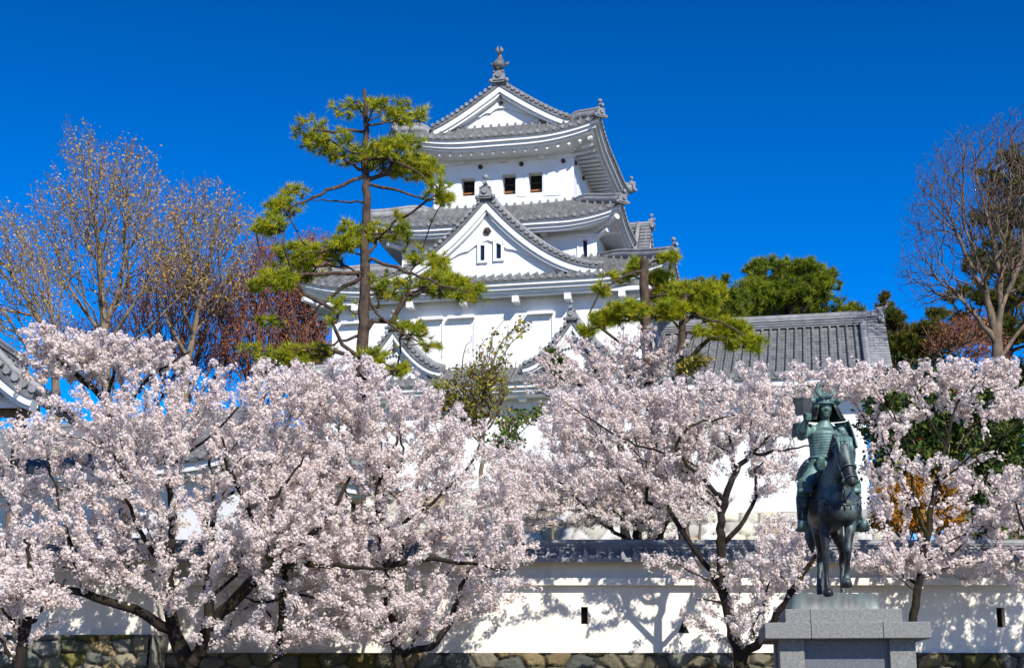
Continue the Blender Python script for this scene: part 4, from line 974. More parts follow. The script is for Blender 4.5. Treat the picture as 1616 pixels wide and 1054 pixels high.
# cherries behind the wall and higher up the slope
cherry('cherry behind the wall whose shaded blossom hangs over the coping',
    [[(1010, 905, 37, .16), (1008, 850, 37, .14), (1000, 800, 37, .10), (980, 750, 37, .07), (960, 700, 37.2, .04)], [(1005, 830, 37, .09), (950, 790, 36.6, .06), (900, 770, 36.4, .04), (850, 740, 36.2, .02)], [(1006, 830, 37, .09), (1060, 790, 37, .06), (1110, 770, 37, .03)], [(1040, 905, 36.6, .10), (1038, 850, 36.6, .09), (1060, 800, 36.6, .05)]],
    B(36.8, 1.6, [(950, 770, 90, 55), (1050, 770, 90, 60), (1030, 820, 100, 25, .7), (850, 755, 70, 45, .8), (870, 815, 60, 28, .7), (920, 720, 70, 40, .5), (800, 800, 60, 45, .7), (800, 730, 50, 45, .5), (850, 690, 40, 30, .25)]), 1500, 52000, 28, 2.6, fr=.024)
cherry('cherry crown behind the broad left cherry, level top against the bare trees',
    [[(200, 900, 34, .18), (195, 760, 34, .15), (185, 680, 34, .12), (165, 630, 34, .09), (120, 590, 34, .06), (60, 545, 34, .03)], [(185, 680, 34, .08), (215, 615, 34, .06), (245, 585, 34, .04), (300, 555, 34, .02)], [(165, 630, 34, .06), (185, 575, 34.3, .04), (190, 545, 34.4, .02)], [(200, 740, 34, .06), (120, 660, 34, .04), (60, 620, 34, .02)]],
    B(34, 1.3, [(75, 540, 45, 25), (150, 552, 75, 28), (235, 562, 65, 24), (60, 565, 30, 20, .8), (110, 585, 50, 18, .5), (190, 590, 60, 16, .5), (40, 620, 50, 30, .5)]), 900, 26000, 29, 2.5, fr=.026)
cherry('thin pinkish cherry on the slope under the right small gable',
    [[(985, 760, 47, .16), (975, 680, 47, .12), (955, 620, 47, .09), (935, 575, 47, .05), (920, 540, 47, .03)], [(958, 620, 47, .06), (1000, 590, 47, .05), (1020, 560, 47, .03), (1030, 530, 47, .02)], [(955, 620, 47, .06), (890, 600, 46.6, .045), (850, 570, 46.5, .02)], [(975, 670, 47, .05), (920, 640, 46.6, .03), (850, 620, 46.4, .02)]],
    B(47, 1.8, [(930, 560, 75, 30, .8), (1010, 565, 70, 35, .7), (880, 590, 55, 25, .7), (1060, 560, 40, 30, .5), (950, 600, 100, 30), (860, 620, 40, 25, .5), (1000, 530, 40, 18, .5)]), 800, 15000, 30, 4.0, pink=.4, fr=.03)
# ---------------------------------------------------------------- pines
pine('tall old pine with layered pads of needles left of the keep',
    [[(568, 700, 45, 0.204), (570, 600, 45, 0.187), (573, 520, 45, 0.178), (577, 440, 45, 0.162), (576, 400, 45, 0.145), (579, 320, 45, 0.128), (576, 260, 45, 0.111), (578, 200, 45, 0.085), (575, 143, 45, 0.060)],
     [(577, 207, 45, 0.051), (530, 207, 44.6, .05), (495, 205, 44.4, .03)], [(577, 200, 45, 0.043), (610, 195, 45.4, 0.034), (650, 180, 45.6, 0.017)],
     [(577, 276, 45, 0.060), (545, 290, 44.8, .06), (500, 310, 44.6, .05), (450, 330, 44.4, .03), (420, 358, 44.4, .02)], [(577, 318, 45, 0.038), (540, 317, 45.2, 0.030), (490, 316, 45.3, 0.017)],
     [(578, 290, 45, 0.051), (620, 298, 44.7, .05), (670, 315, 44.4, .03)], [(577, 250, 45, 0.051), (630, 255, 44.4, .045), (690, 295, 44, .02)],
     [(577, 430, 45, 0.060), (520, 432, 44.6, .06), (460, 432, 44.2, .05), (410, 448, 44, .02)], [(577, 438, 45, 0.068), (535, 455, 45.2, 0.060), (500, 490, 45.3, 0.043), (470, 503, 45.4, 0.025), (430, 505, 45.4, 0.017)],
     [(580, 410, 45, 0.060), (620, 420, 44.6, .055), (670, 440, 44.2, .04), (740, 462, 43.8, .02)], [(580, 470, 45, 0.051), (598, 500, 44.8, .05), (640, 530, 44.5, .03), (680, 545, 44.4, .015)],
     [(574, 530, 45, 0.051), (540, 535, 45, 0.043), (500, 553, 44.8, .03), (430, 562, 44.6, .02)], [(578, 370, 45, 0.043), (620, 365, 44.6, .03)], [(576, 385, 45, 0.043), (530, 392, 44.8, .035), (475, 402, 44.6, .02)], [(572, 545, 45, 0.034), (600, 570, 44.6, .03), (630, 585, 44.4, .02)]],
    [(552, 172, 38, 15), (640, 178, 42, 19, .6), (598, 163, 22, 10), (490, 205, 30, 22), (520, 228, 42, 18), (560, 243, 50, 18), (610, 250, 60, 26), (658, 268, 45, 24), (690, 300, 26, 22), (702, 316, 16, 10), (640, 228, 40, 12), (445, 330, 32, 20), (428, 355, 26, 16), (412, 362, 14, 10), (470, 305, 24, 12), (560, 363, 32, 15), (602, 370, 42, 18), (628, 358, 22, 20), (470, 400, 42, 20), (505, 410, 46, 20), (440, 440, 34, 18), (408, 450, 16, 11), (540, 385, 36, 12), (460, 428, 55, 16), (640, 458, 55, 16), (700, 452, 55, 20), (742, 466, 32, 18), (690, 418, 22, 20), (620, 440, 36, 12), (650, 400, 22, 18), (525, 495, 18, 22), (430, 505, 24, 11), (540, 480, 12, 12), (450, 562, 48, 17), (400, 552, 22, 12), (500, 555, 34, 12), (585, 560, 28, 16), (660, 530, 24, 10), (640, 512, 28, 9), (630, 585, 22, 13), (680, 545, 18, 8), (545, 215, 20, 16)],
    2500, 41, 4.2, 45, nb=26, clump=.02)
pine('pine with a straight red trunk before the right corner of the keep',
    [[(1030, 640, 48, .22), (1022, 560, 48, .19), (1018, 480, 48, .17), (1017, 410, 48, .14)], [(1017, 425, 48, .05), (985, 435, 47.6, .04), (950, 455, 47.4, .02)], [(1018, 420, 48, .05), (1040, 408, 48, .03), (1060, 405, 48, .02)], [(1020, 480, 48, .06), (980, 500, 47.4, .045), (930, 520, 47, .02)], [(1020, 470, 48, .05), (1050, 465, 47.5, .04), (1085, 470, 47, .02)]],
    [(975, 438, 26, 12), (950, 458, 14, 9), (1055, 408, 20, 7), (1040, 440, 25, 12), (990, 492, 36, 15), (955, 505, 26, 13), (928, 522, 18, 8), (1055, 465, 34, 20), (1085, 480, 26, 16), (1035, 495, 24, 12), (1005, 420, 14, 12)],
    750, 42, 4.2, 48, nb=26)
pine('smaller pine in front of the turret roof with a drooping right bough',
    [[(1075, 640, 46, .16), (1075, 570, 46, .14), (1078, 500, 46, .11), (1080, 460, 46, .07)], [(1078, 490, 46, .05), (1110, 500, 45.6, .04), (1150, 515, 45.4, .03), (1195, 540, 45.2, .015)], [(1078, 525, 46, .045), (1110, 528, 45.6, .035), (1145, 535, 45.4, .02)], [(1078, 500, 46, .04), (1050, 500, 46, .02)], [(1080, 470, 46, .03), (1110, 460, 46, .02)]],
    [(1085, 460, 28, 18), (1120, 465, 26, 22), (1060, 490, 26, 14), (1150, 515, 26, 11), (1185, 538, 22, 8), (1175, 525, 16, 8), (1140, 530, 24, 8), (1155, 545, 10, 10), (1105, 525, 16, 8), (1190, 550, 12, 6), (1095, 570, 14, 6), (1110, 495, 24, 14)],
    650, 43, 4.0, 46, nb=26)
foliage = [(1245, 425, 30, 18), (1205, 430, 30, 20), (1290, 440, 34, 22), (1190, 465, 36, 24), (1250, 465, 55, 34), (1310, 450, 18, 14), (1290, 485, 38, 22), (1210, 495, 50, 22), (1225, 410, 14, 9), (1275, 418, 14, 9), (1345, 488, 22, 7), (1170, 490, 22, 20)]
pine('round crowned evergreen rising behind the turret roof',
    [[(1250, 640, 82, .4), (1250, 520, 82, .35), (1248, 460, 82, .2), (1245, 425, 82, .1)], [(1250, 520, 82, .2), (1210, 480, 82, .12), (1190, 460, 82, .06)], [(1250, 510, 82, .2), (1285, 475, 82, .12), (1305, 450, 82, .06)], [(1250, 515, 82, .1), (1300, 497, 82, .08), (1350, 490, 82, .03)]],
    foliage, 2000, 44, 4.2, 82, clump=-.05, pal=[(.24, .29, .018), (.17, .23, .018), (.31, .33, .02), (.11, .15, .014)], nb=24, ln=(.22, .46), w=.022, name='evergreen_tree', leaf_r=.02, dj=1.5)
pine('lower dark green evergreen between the pines and the round crown',
    [[(1130, 640, 78, .3), (1130, 520, 78, .25), (1128, 460, 78, .1)], [(1130, 510, 78, .1), (1100, 480, 78, .06)], [(1130, 510, 78, .1), (1160, 475, 78, .06)]],
    [(1110, 455, 26, 16), (1140, 450, 24, 14), (1160, 475, 22, 18), (1120, 490, 46, 22), (1090, 470, 20, 16), (1150, 500, 30, 16)],
    600, 45, 4.2, 78, pal=[(.15, .19, .016), (.10, .14, .015), (.19, .22, .016)], nb=24, ln=(.22, .40), w=.026, name='evergreen_tree', leaf_r=.02)
pine('pointed dark conifer right of the turret roof',
    [[(1408, 640, 70, .3), (1408, 560, 70, .22), (1402, 500, 70, .12), (1396, 462, 70, .04)], [(1408, 560, 70, .1), (1450, 520, 70, .06), (1485, 500, 70, .03)], [(1408, 540, 70, .06), (1430, 510, 70, .03)]],
    [(1396, 470, 8, 8), (1400, 484, 14, 8), (1405, 500, 24, 12), (1412, 520, 34, 14), (1425, 545, 50, 18), (1480, 495, 18, 8), (1470, 520, 30, 14), (1450, 560, 50, 14), (1500, 535, 30, 16)],
    800, 46, 4.2, 70, pal=[(.08, .11, .014), (.12, .13, .014), (.055, .08, .012), (.17, .13, .02)], nb=24, ln=(.18, .34), w=.022, name='conifer_tree', leaf_r=.02)
pine('tall shaggy dark conifer behind the bare tree at the right edge',
    [[(1585, 720, 74, .6), (1582, 560, 74, .5), (1590, 400, 74, .35), (1600, 230, 74, .1)], [(1585, 500, 74, .15), (1540, 470, 74, .08), (1510, 450, 74, .04)], [(1588, 430, 74, .15), (1640, 400, 74, .06)], [(1590, 330, 74, .12), (1560, 300, 74, .05)]],
    [(1600, 250, 24, 22), (1590, 290, 40, 25), (1570, 270, 26, 16), (1600, 350, 45, 28), (1560, 340, 30, 18), (1590, 400, 60, 30), (1545, 420, 30, 16), (1590, 460, 60, 30), (1530, 460, 30, 14), (1505, 470, 18, 12), (1620, 520, 60, 30), (1560, 520, 40, 20), (1640, 300, 40, 50), (1650, 420, 40, 60), (1520, 500, 24, 12)],
    1800, 47, 4.2, 74, pal=[(.08, .10, .014), (.15, .13, .018), (.05, .075, .012), (.20, .16, .02)], nb=22, ln=(.2, .4), w=.022, name='conifer_tree', leaf_r=.02)
# ---------------------------------------------------------------- bare and budding trees
BUD = [(.52, .36, .03), (.55, .33, .06), (.48, .36, .03), (.55, .34, .12), (.42, .22, .06)]
foliage_tree('budding_tree', 'tallest budding tree on the left with a fan of pale twigs', 'tree',
    [[(170, 640, 70, .32), (168, 560, 70, .28), (160, 480, 70, .22), (158, 400, 70, .16), (145, 320, 70, .09), (140, 250, 70, .04)], [(165, 520, 70, .16), (195, 440, 70, .12), (200, 350, 70, .08), (190, 270, 70, .04)], [(167, 540, 70, .15), (125, 480, 70, .11), (95, 420, 70, .07), (70, 360, 70, .04)], [(168, 550, 70, .15), (205, 490, 69, .12), (245, 420, 69, .08), (265, 340, 69, .04)], [(158, 420, 70, .1), (120, 360, 70, .07), (105, 300, 70, .04)]],
    B(70, 4.0, [(140, 250, 45, 50), (200, 280, 60, 50), (110, 330, 60, 50), (170, 350, 90, 60), (250, 350, 55, 60), (70, 380, 40, 50), (150, 430, 100, 50, .6), (260, 420, 50, 50, .7), (225, 250, 30, 30, .6)]),
    2300, 51, 4.2, BUD, 7500, (.08, .16), .6, bf=.7, leaf_r=.0095, curl=.07, group='budding trees on the left', jit=.12, part='buds')
foliage_tree('budding_tree', 'budding tree at the left edge with arching grey limbs', 'tree',
    [[(90, 660, 62, .26), (85, 560, 62, .22), (60, 500, 62, .16), (25, 440, 62, .11), (-10, 400, 62, .07)], [(85, 540, 62, .12), (80, 470, 62, .09), (60, 400, 62, .05)], [(60, 500, 62, .10), (10, 490, 62, .07), (-40, 470, 62, .04)]],
    B(62, 3.2, [(20, 380, 50, 50), (-20, 440, 60, 70), (50, 440, 50, 50), (80, 480, 40, 40, .7), (10, 340, 30, 30, .7), (20, 520, 50, 30, .4)]),
    1100, 52, 4.0, BUD, 3200, (.07, .14), .6, bf=.7, leaf_r=.009, curl=.07, group='budding trees on the left', jit=.1, part='buds')
foliage_tree('budding_tree', 'budding tree nearest the tall pine, lower and rounder', 'tree',
    [[(290, 650, 73, .28), (295, 570, 73, .24), (310, 500, 73, .17), (330, 430, 73, .12), (340, 360, 73, .06), (350, 310, 73, .03)], [(295, 560, 73, .14), (260, 500, 73, .10), (245, 430, 73, .05)], [(310, 500, 73, .12), (350, 450, 73, .08), (385, 390, 73, .04)]],
    B(73, 4.0, [(340, 330, 50, 40), (385, 350, 25, 40, .8), (300, 390, 70, 50), (360, 400, 45, 40), (320, 450, 80, 40, .6), (290, 320, 40, 30, .7)]),
    1500, 53, 4.2, BUD, 4600, (.08, .16), .6, bf=.7, leaf_r=.0095, curl=.07, group='budding trees on the left', jit=.12, part='buds')
RED = [(.42, .17, .06), (.46, .22, .08), (.32, .12, .07), (.26, .10, .10)]
for px_, lab, sd, bl, rot in ((400, 'rust tinged twiggy tree behind the left boughs of the tall pine', 61, [(410, 430, 50, 40), (450, 470, 50, 60), (380, 480, 50, 50), (410, 530, 60, 30, .5), (425, 390, 35, 22), (400, 565, 80, 22), (450, 555, 50, 25)], 0),
                         (280, 'low purple twiggy tree under the tallest budding tree', 62, [(280, 440, 70, 60), (340, 480, 60, 60), (220, 480, 60, 50), (280, 530, 80, 30, .6), (170, 520, 60, 30, .7), (110, 520, 40, 30, .6), (300, 565, 90, 22), (350, 540, 60, 30)], 0),
                         (490, 'purple twiggy tree close beside the left wall of the keep', 63, [(500, 400, 35, 40), (470, 450, 40, 40), (500, 470, 30, 60), (470, 520, 50, 30), (520, 450, 25, 60, .6), (490, 555, 50, 25)], 0)):
    foliage_tree('twiggy_tree', lab, 'tree', [[(px_, 660, 78, .2), (px_ + 2, 600, 78, .17), (px_ + 8, 540, 78, .10), (px_ + 14, 470, 78, .05)], [(px_, 590, 78, .1), (px_ - 30, 530, 78, .06), (px_ - 45, 470, 78, .03)], [(px_, 590, 78, .1), (px_ + 35, 540, 78, .06), (px_ + 55, 480, 78, .03)]],
        B(78, 3.0, bl), 2000, sd, 4.2, RED, 8000, (.10, .22), .4, bark_='purple_twig', bf=.9, leaf_r=.012, group='purple twiggy trees', jit=.14, part='buds')
foliage_tree('bare_tree', 'large leafless tree with pale limbs at the right edge', 'tree',
    [[(1582, 680, 56, .36), (1577, 580, 56, .32), (1574, 540, 56, .27), (1562, 480, 56, .18), (1537, 430, 56, .13), (1512, 370, 56, .08), (1492, 320, 56, .03)], [(1575, 545, 56, .18), (1542, 500, 56, .12), (1507, 460, 56, .07), (1482, 430, 56, .03)], [(1574, 540, 56, .2), (1582, 450, 56, .15), (1562, 360, 56, .1), (1542, 280, 56, .05), (1532, 220, 56, .02)], [(1582, 480, 56, .14), (1617, 400, 56, .11), (1632, 320, 56, .08), (1627, 240, 56, .04)], [(1617, 410, 56, .1), (1662, 330, 56, .08), (1682, 240, 56, .04)], [(1562, 470, 56, .08), (1532, 380, 56, .06), (1512, 290, 56, .03)], [(1577, 570, 56, .12), (1622, 500, 56, .09), (1672, 450, 56, .05)]],
    B(56, 3.4, [(1464, 330, 35, 50), (1494, 260, 45, 40), (1564, 230, 50, 40), (1624, 220, 40, 40), (1674, 230, 50, 60), (1454, 410, 30, 40), (1534, 340, 60, 50), (1594, 310, 60, 60), (1664, 340, 60, 60), (1484, 450, 40, 30, .7), (1564, 400, 60, 40, .5), (1634, 420, 60, 40, .4)]),
    5600, 54, 4.0, [(.22, .10, .08), (.18, .09, .09)], 3500, (.04, .09), .3, bark_='grey_bark', bf=.55, leaf_r=.0085, curl=.07)
foliage_tree('twiggy_tree', 'purple twiggy tree low behind the leafless tree at right', 'tree', [[(1500, 680, 66, .2), (1500, 600, 66, .16), (1500, 540, 66, .08), (1505, 500, 66, .04)], [(1500, 590, 66, .08), (1470, 540, 66, .05), (1455, 510, 66, .02)], [(1500, 590, 66, .08), (1540, 540, 66, .05), (1560, 500, 66, .02)]],
    B(66, 2.5, [(1490, 528, 32, 22), (1530, 515, 35, 25), (1550, 550, 45, 20)]), 700, 64, 4.0, RED, 1300, (.1, .2), .4, bark_='purple_twig', bf=.6, leaf_r=.014, group='purple twiggy trees', jit=.12, part='buds')
# ---------------------------------------------------------------- shrubs
OLIVE = [(.30, .27, .03), (.22, .22, .03), (.38, .32, .05), (.15, .18, .03), (.30, .18, .05)]
foliage_tree('shrub', 'olive green shrub with pale stems below the front gable', 'shrub',
    [[(760, 720, 50, .10), (762, 660, 50, .08), (768, 600, 50, .05), (790, 540, 50, .03), (820, 510, 50, .015)], [(760, 700, 50, .06), (735, 640, 50, .045), (725, 570, 50, .03), (745, 530, 50, .015)], [(762, 660, 50, .05), (800, 620, 50, .035), (815, 570, 50, .02)], [(760, 700, 50, .05), (700, 650, 50, .03), (690, 600, 50, .015)]],
    B(50, 1.5, [(745, 590, 40, 20), (780, 585, 25, 28), (720, 625, 55, 22), (690, 615, 25, 20), (770, 615, 40, 22), (740, 650, 60, 20), (815, 508, 25, 10, .3), (835, 520, 18, 12, .2), (780, 545, 40, 22, .2), (810, 660, 40, 18, .5)]), 700, 71, 4.2, OLIVE, 2000, (.10, .2), .6, bark_='grey_bark', bf=.7, leaf_r=.011, jit=.07)
GREEN = [(.05, .10, .015), (.08, .13, .015), (.11, .15, .02), (.04, .08, .012)]
foliage_tree('shrub', 'fresh green shrub among the blossom above the bright wall', 'shrub', [[(805, 760, 46, .06), (805, 700, 46, .05), (820, 665, 46, .02)], [(805, 700, 46, .03), (850, 655, 46, .015)]],
    B(46, .9, [(830, 655, 40, 9), (800, 690, 30, 18), (860, 648, 18, 7), (790, 712, 25, 9)]), 260, 72, 4.0, [(.10, .19, .02), (.14, .22, .025), (.18, .24, .03), (.08, .14, .02)], 550, (.10, .2), .6, bf=.6, leaf_r=.01, jit=.06)
foliage_tree('shrub', 'small dark green bush beside the pinkish cherry crown', 'shrub', [[(872, 700, 49, .06), (872, 620, 49, .05), (873, 580, 49, .02)]], B(49, .5, [(873, 566, 20, 14)]), 160, 73, 4.2, GREEN, 1300, (.10, .2), .6, bf=.6, leaf_r=.01, jit=.06)
CAM = [(.03, .065, .010), (.05, .10, .014), (.09, .14, .018), (.16, .16, .02), (.02, .05, .01)]
foliage_tree('camellia_bush', 'dark green camellia hedge dotted with red flowers right of the rider', 'bush', [[(1480, 900, 38, .12), (1480, 800, 38, .09), (1470, 700, 38, .05)], [(1480, 800, 38, .06), (1420, 720, 38, .03)], [(1480, 800, 38, .06), (1560, 730, 38, .03)]],
    B(38, 1.6, [(1410, 660, 50, 50), (1470, 640, 60, 50), (1540, 650, 50, 50), (1600, 690, 50, 50), (1420, 730, 60, 40), (1500, 720, 70, 50), (1580, 760, 60, 50), (1560, 830, 60, 40), (1430, 790, 60, 40, .5), (1650, 720, 50, 80), (1500, 800, 50, 40, .6), (1390, 620, 25, 30)]), 1500, 74, 2.6, CAM, 17000, (.10, .19), .6, bf=.5, leaf_r=.009, jit=.08, extra=(60, 'red_flower', (.55, .03, .015), .055))
foliage_tree('azalea_bush', 'rusty orange bush above the wall coping beside the rider', 'bush', [[(1430, 880, 34, .08), (1430, 840, 34, .06), (1430, 790, 34, .03)]],
    B(34, .8, [(1400, 785, 28, 22), (1440, 780, 35, 28), (1490, 770, 28, 26), (1400, 820, 30, 18), (1450, 825, 40, 18), (1500, 810, 24, 20)]), 700, 75, 2.5, [(.46, .17, .02), (.52, .24, .03), (.34, .13, .02), (.38, .24, .03)], 9000, (.06, .12), .55, bf=.5, leaf_r=.008, jit=.05)
foliage_tree('evergreen_bush', 'dense dark bush closing the gap right of the turret', 'bush', [[(1450, 800, 58, .2), (1450, 700, 58, .16), (1455, 620, 58, .08)], [(1450, 690, 58, .1), (1540, 620, 58, .05)]],
    B(58, 2.5, [(1420, 600, 45, 40), (1480, 590, 50, 40), (1550, 610, 50, 40), (1430, 660, 60, 50), (1520, 670, 70, 50), (1600, 650, 50, 60), (1640, 600, 40, 60), (1395, 640, 22, 50), (1470, 740, 90, 60), (1580, 740, 70, 60)]), 1100, 76, 4.0, [(.03, .05, .010), (.05, .075, .012), (.09, .075, .02), (.02, .04, .01)], 12000, (.16, .3), .6, bf=.5, leaf_r=.014, jit=.14)
foliage_tree('shrub', 'low olive bush at the foot of the smaller pine', 'shrub', [[(1100, 640, 45, .05), (1098, 600, 45, .04), (1098, 572, 45, .02)]], B(45, .5, [(1105, 568, 16, 7), (1085, 574, 18, 6), (1075, 582, 8, 6)]), 150, 77, 4.0, OLIVE, 700, (.09, .17), .6, bf=.6, leaf_r=.009, jit=.05)
# ---------------------------------------------------------------- the bronze rider
M['bronze_black'] = patina('blackened_bronze', (.006, .007, .008), (.012, .014, .015), (.03, .04, .038))
def statue():
    D0 = 18.9; o = at(1310, 937, D0); o[2] = PZ - .015
    st = thing('rider_statue', 'green bronze armoured rider holding a war fan on a walking horse', 'statue', o)
    P = lambda x, y, dy=0.0: tuple(at(x, y, D0 + dy) - o)
    S = 1 / 125.7
    def organic(b, name, m, parent, vox=.016, it=4):
        ob = b.build(name, m, parent, True)
        r = ob.modifiers.new('remesh', 'REMESH'); r.mode = 'VOXEL'; r.voxel_size = vox; r.use_smooth_shade = True
        s = ob.modifiers.new('smooth', 'SMOOTH'); s.factor = .5; s.iterations = it; return ob
    Y = (0, 1, 0)
    # --- horse
    h = MB(); SH = .27
    def sh(*q): return (q[0] + SH * q[1], q[1], q[2])
    h.tube([sh(-.09, .92, 1.20), sh(-.06, .84, 1.21), sh(-.05, .62, 1.21), sh(-.02, .3, 1.16), sh(.03, -.05, 1.12), sh(.105, -.35, 1.12), sh(.165, -.6, 1.12), sh(.22, -.78, 1.09), sh(.245, -.90, 1.07)],
           [(.08, .10), (.19, .23), (.25, .30), (.25, .31), (.24, .31), (.225, .31), (.205, .305), (.175, .255), (.10, .15)], 20)
    h.ball((-.085, -.66, 1.03), .15, 12, 1, 1.1, 1.5); h.ball((.145, -.66, 1.03), .15, 12, 1, 1.1, 1.45)      # shoulders
    h.ball((-.02, -.86, .98), .11, 10, 1, .8, 1.3); h.ball((.09, -.86, .98), .11, 10, 1, .8, 1.3)            # breast muscles
    h.ball((.02, .62, 1.12), .16, 12, .8, 1.2, 1.5); h.ball((.22, .62, 1.12), .16, 12, .8, 1.2, 1.5)
    poll = P(1327, 700, -.98); nose = P(1346, 765, -1.24)
    h.tube([(.03, -.42, 1.22), (.04, -.62, 1.38), (.055, -.78, 1.55), (.085, -.90, 1.70), (poll[0] - .01, poll[1] + .03, poll[2] - .04)], [(.24, .33), (.20, .29), (.15, .235), (.12, .19), (.10, .14)], 16, Y)
    pv, nv = Vector(poll), Vector(nose); L = lambda t: tuple(pv.lerp(nv, t))
    h.tube([L(-.12), L(0), L(.18), L(.34), L(.55), L(.75), L(.92), L(1.02)], [(.06, .05), (.095, .11), (.115, .135), (.11, .125), (.082, .095), (.066, .075), (.066, .068), (.04, .04)], 14, Y)
    h.ball(tuple(Vector(L(.30)) + Vector((-.055, .075, -.05))), .085, 10, .7, 1, 1.2); h.ball(tuple(Vector(L(.30)) + Vector((.055, .075, -.03))), .085, 10, .7, 1, 1.2)
    for sx, px_, py_ in ((-1, 1315, 683), (1, 1333, 682)):
        e = Vector(P(px_, py_, -.99)); b0 = pv + Vector((sx * .065, .02, .03)); h.tube([b0, b0.lerp(e, .5), e], [.04, .038, .008], 8, Y)
    def leg(pts, rad): h.tube(pts, rad, 12, Y)
    leg([(-.085, -.58, 1.0), P(1301, 838, -.60), P(1303, 866, -.63), P(1303, 880, -.62), P(1304, 905, -.60), (P(1305, 925, -.60)[0], -.61, .13), (P(1305, 925, -.60)[0], -.66, .02)],
        [(.11, .14), (.070, .082), (.047, .053), (.043, .047), (.029, .033), (.037, .043), (.052, .064)])
    leg([(.155, -.62, 1.02), P(1342, 826, -.72), P(1339, 856, -.88), P(1338, 868, -.90), P(1338, 888, -.80), P(1337, 903, -.72), P(1336, 912, -.70), P(1336, 922, -.74)],
        [(.12, .15), (.078, .085), (.050, .055), (.046, .051), (.031, .033), (.039, .042), (.052, .058), (.058, .064)])
    for xs, hx, fx in ((.0, 1292, 1294), (.22, 1327, 1331)):
        hk = P(hx, 872, .86); f = P(fx, 926, .70)
        leg([(xs, .60, 1.08), (xs + .0, .50, .86), (hk[0], .72, .66), (hk[0], .82, .53), (hk[0], .80, .44), (f[0] - .005, .74, .24), (f[0], .72, .11), (f[0], .65, .01)],
            [(.12, .18), (.088, .13), (.052, .072), (.046, .062), (.042, .052), (.034, .038), (.042, .048), (.055, .07)])
    horse = organic(h, 'horse', M['bronze_dark'], st, .017, 5)
    for x, y, z in ((P(1305, 925, -.60)[0], -.66, .0), (P(1336, 920, -.74)[0], P(1336, 920, -.74)[1], P(1336, 921, -.74)[2] - .02), (P(1294, 926, .7)[0], .64, .0), (P(1331, 926, .7)[0], .64, .0)):
        b = MB(); b.tube([(x, y + .01, z + .075), (x, y - .01, z - .005)], [(.055, .062), (.068, .08)], 14, Y); b.build('hoof', M['bronze_dark'], horse, True)
    b = MB()
    tl = [(.14, .90, 1.30), (.11, 1.02, 1.28), (.03, 1.08, 1.08), (.0, 1.06, .86), (.01, 1.03, .66)]
    b.tube(tl, [.05, .07, .09, .085, .02], 10); organic(b, 'tail', M['bronze_dark'], horse, .018, 3)
    b = MB(); g = random.Random(3)
    for k in range(26):                                         # forelock and mane locks
        t = k / 25; c = Vector((.03, -.40, 1.52)).lerp(pv + Vector((0, .06, .07)), t); c.z += .09 * math.sin(t * 3.1)
        sx = -1 if k % 2 else 1; e = c + Vector((sx * g.uniform(.06, .13), g.uniform(-.02, .05), -g.uniform(.1, .22)))
        b.tube([c + Vector((0, 0, .03)), c + Vector((sx * .05, 0, .02)), e], [.035, .035, .008], 6)
    for k in range(7):
        e = pv.lerp(nv, .28) + Vector((g.uniform(-.08, .08), -.11, g.uniform(.0, .06))); b.tube([pv + Vector((g.uniform(-.05, .05), .02, .08)), pv + Vector((e.x - pv.x, -.10, .04)), e], [.035, .03, .008], 6, Y)
    b.build('mane', M['bronze'], horse, True)
    b = MB()                                                    # bridle
    def hoop(t, rx, ry, w=.011):
        c = Vector(L(t)); d = (nv - pv).normalized(); u = d.cross(Vector((0, 1, 0))).normalized(); v = d.cross(u); pts = [c + u * rx * math.cos(q) + v * ry * math.sin(q) for q in np.linspace(0, 2 * math.pi, 19)]
        b.tube(pts, w, 6, Y)
    hoop(.62, .088, .10); hoop(.08, .118, .135); hoop(.86, .076, .08, .009)
    for sx in (-1, 1):
        b.tube([Vector(L(.10)) + Vector((sx * .115, .0, 0)), Vector(L(.62)) + Vector((sx * .088, .02, 0)), Vector(L(.86)) + Vector((sx * .078, .03, 0))], .010, 6, Y)
        b.ball(tuple(Vector(L(.88)) + Vector((sx * .082, .03, -.01))), .028, 8)
    b.build('bridle', M['bronze'], horse, True)
    b = MB()
    for sx, hx, hy in ((-1, 1318, 742), (1, 1328, 738)):
        a = Vector(L(.88)) + Vector((sx * .082, .03, -.01)); e = Vector(P(hx, hy, -.42)); mid = a.lerp(e, .5) + Vector((sx * .06, 0, -.10)); b.tube([a, a.lerp(mid, .6) + Vector((0, 0, -.03)), mid, mid.lerp(e, .5), e], .010, 6, Y)
    b.build('reins', M['bronze_dark'], horse, True)
    b = MB(); q = [( -.235 * math.cos(a) + .03, -.90 + .02 - .1 * math.sin(a) * 0, 1.05 - .10 * math.sin(a)) for a in np.linspace(0, math.pi, 13)]
    b.tube([(x, -.70 - .24 * math.sin(a), z + .10) for (x, y, z), a in zip(q, np.linspace(0, math.pi, 13))], .016, 6)
    for a in np.linspace(.35, 2.8, 9):
        x = -.235 * math.cos(a) + .03; y = -.71 - .24 * math.sin(a); z = 1.15 - .10 * math.sin(a); b.tube([(x, y, z), (x, y - .01, z - .07)], [.014, .006], 5, Y)
    b.build('breast_strap', M['bronze_dark'], horse, True)
    b = MB()                                                    # saddle with cantle and flaps
    b.tube([sh(-.03, .32, 1.46), sh(-.02, .18, 1.45), sh(.0, -.05, 1.43), sh(.04, -.26, 1.46), sh(.06, -.33, 1.54)], [(.17, .12), (.24, .09), (.25, .08), (.22, .09), (.10, .06)], 14)
    for sx in (-1, 1): b.tube([(sx * .19, -.02, 1.44), (sx * .285, -.02, 1.22), (sx * .30, -.02, .97)], [(.05, .24), (.025, .25), (.02, .22)], 12, Y)
    organic(b, 'saddle', M['bronze_dark'], st, .02, 3)
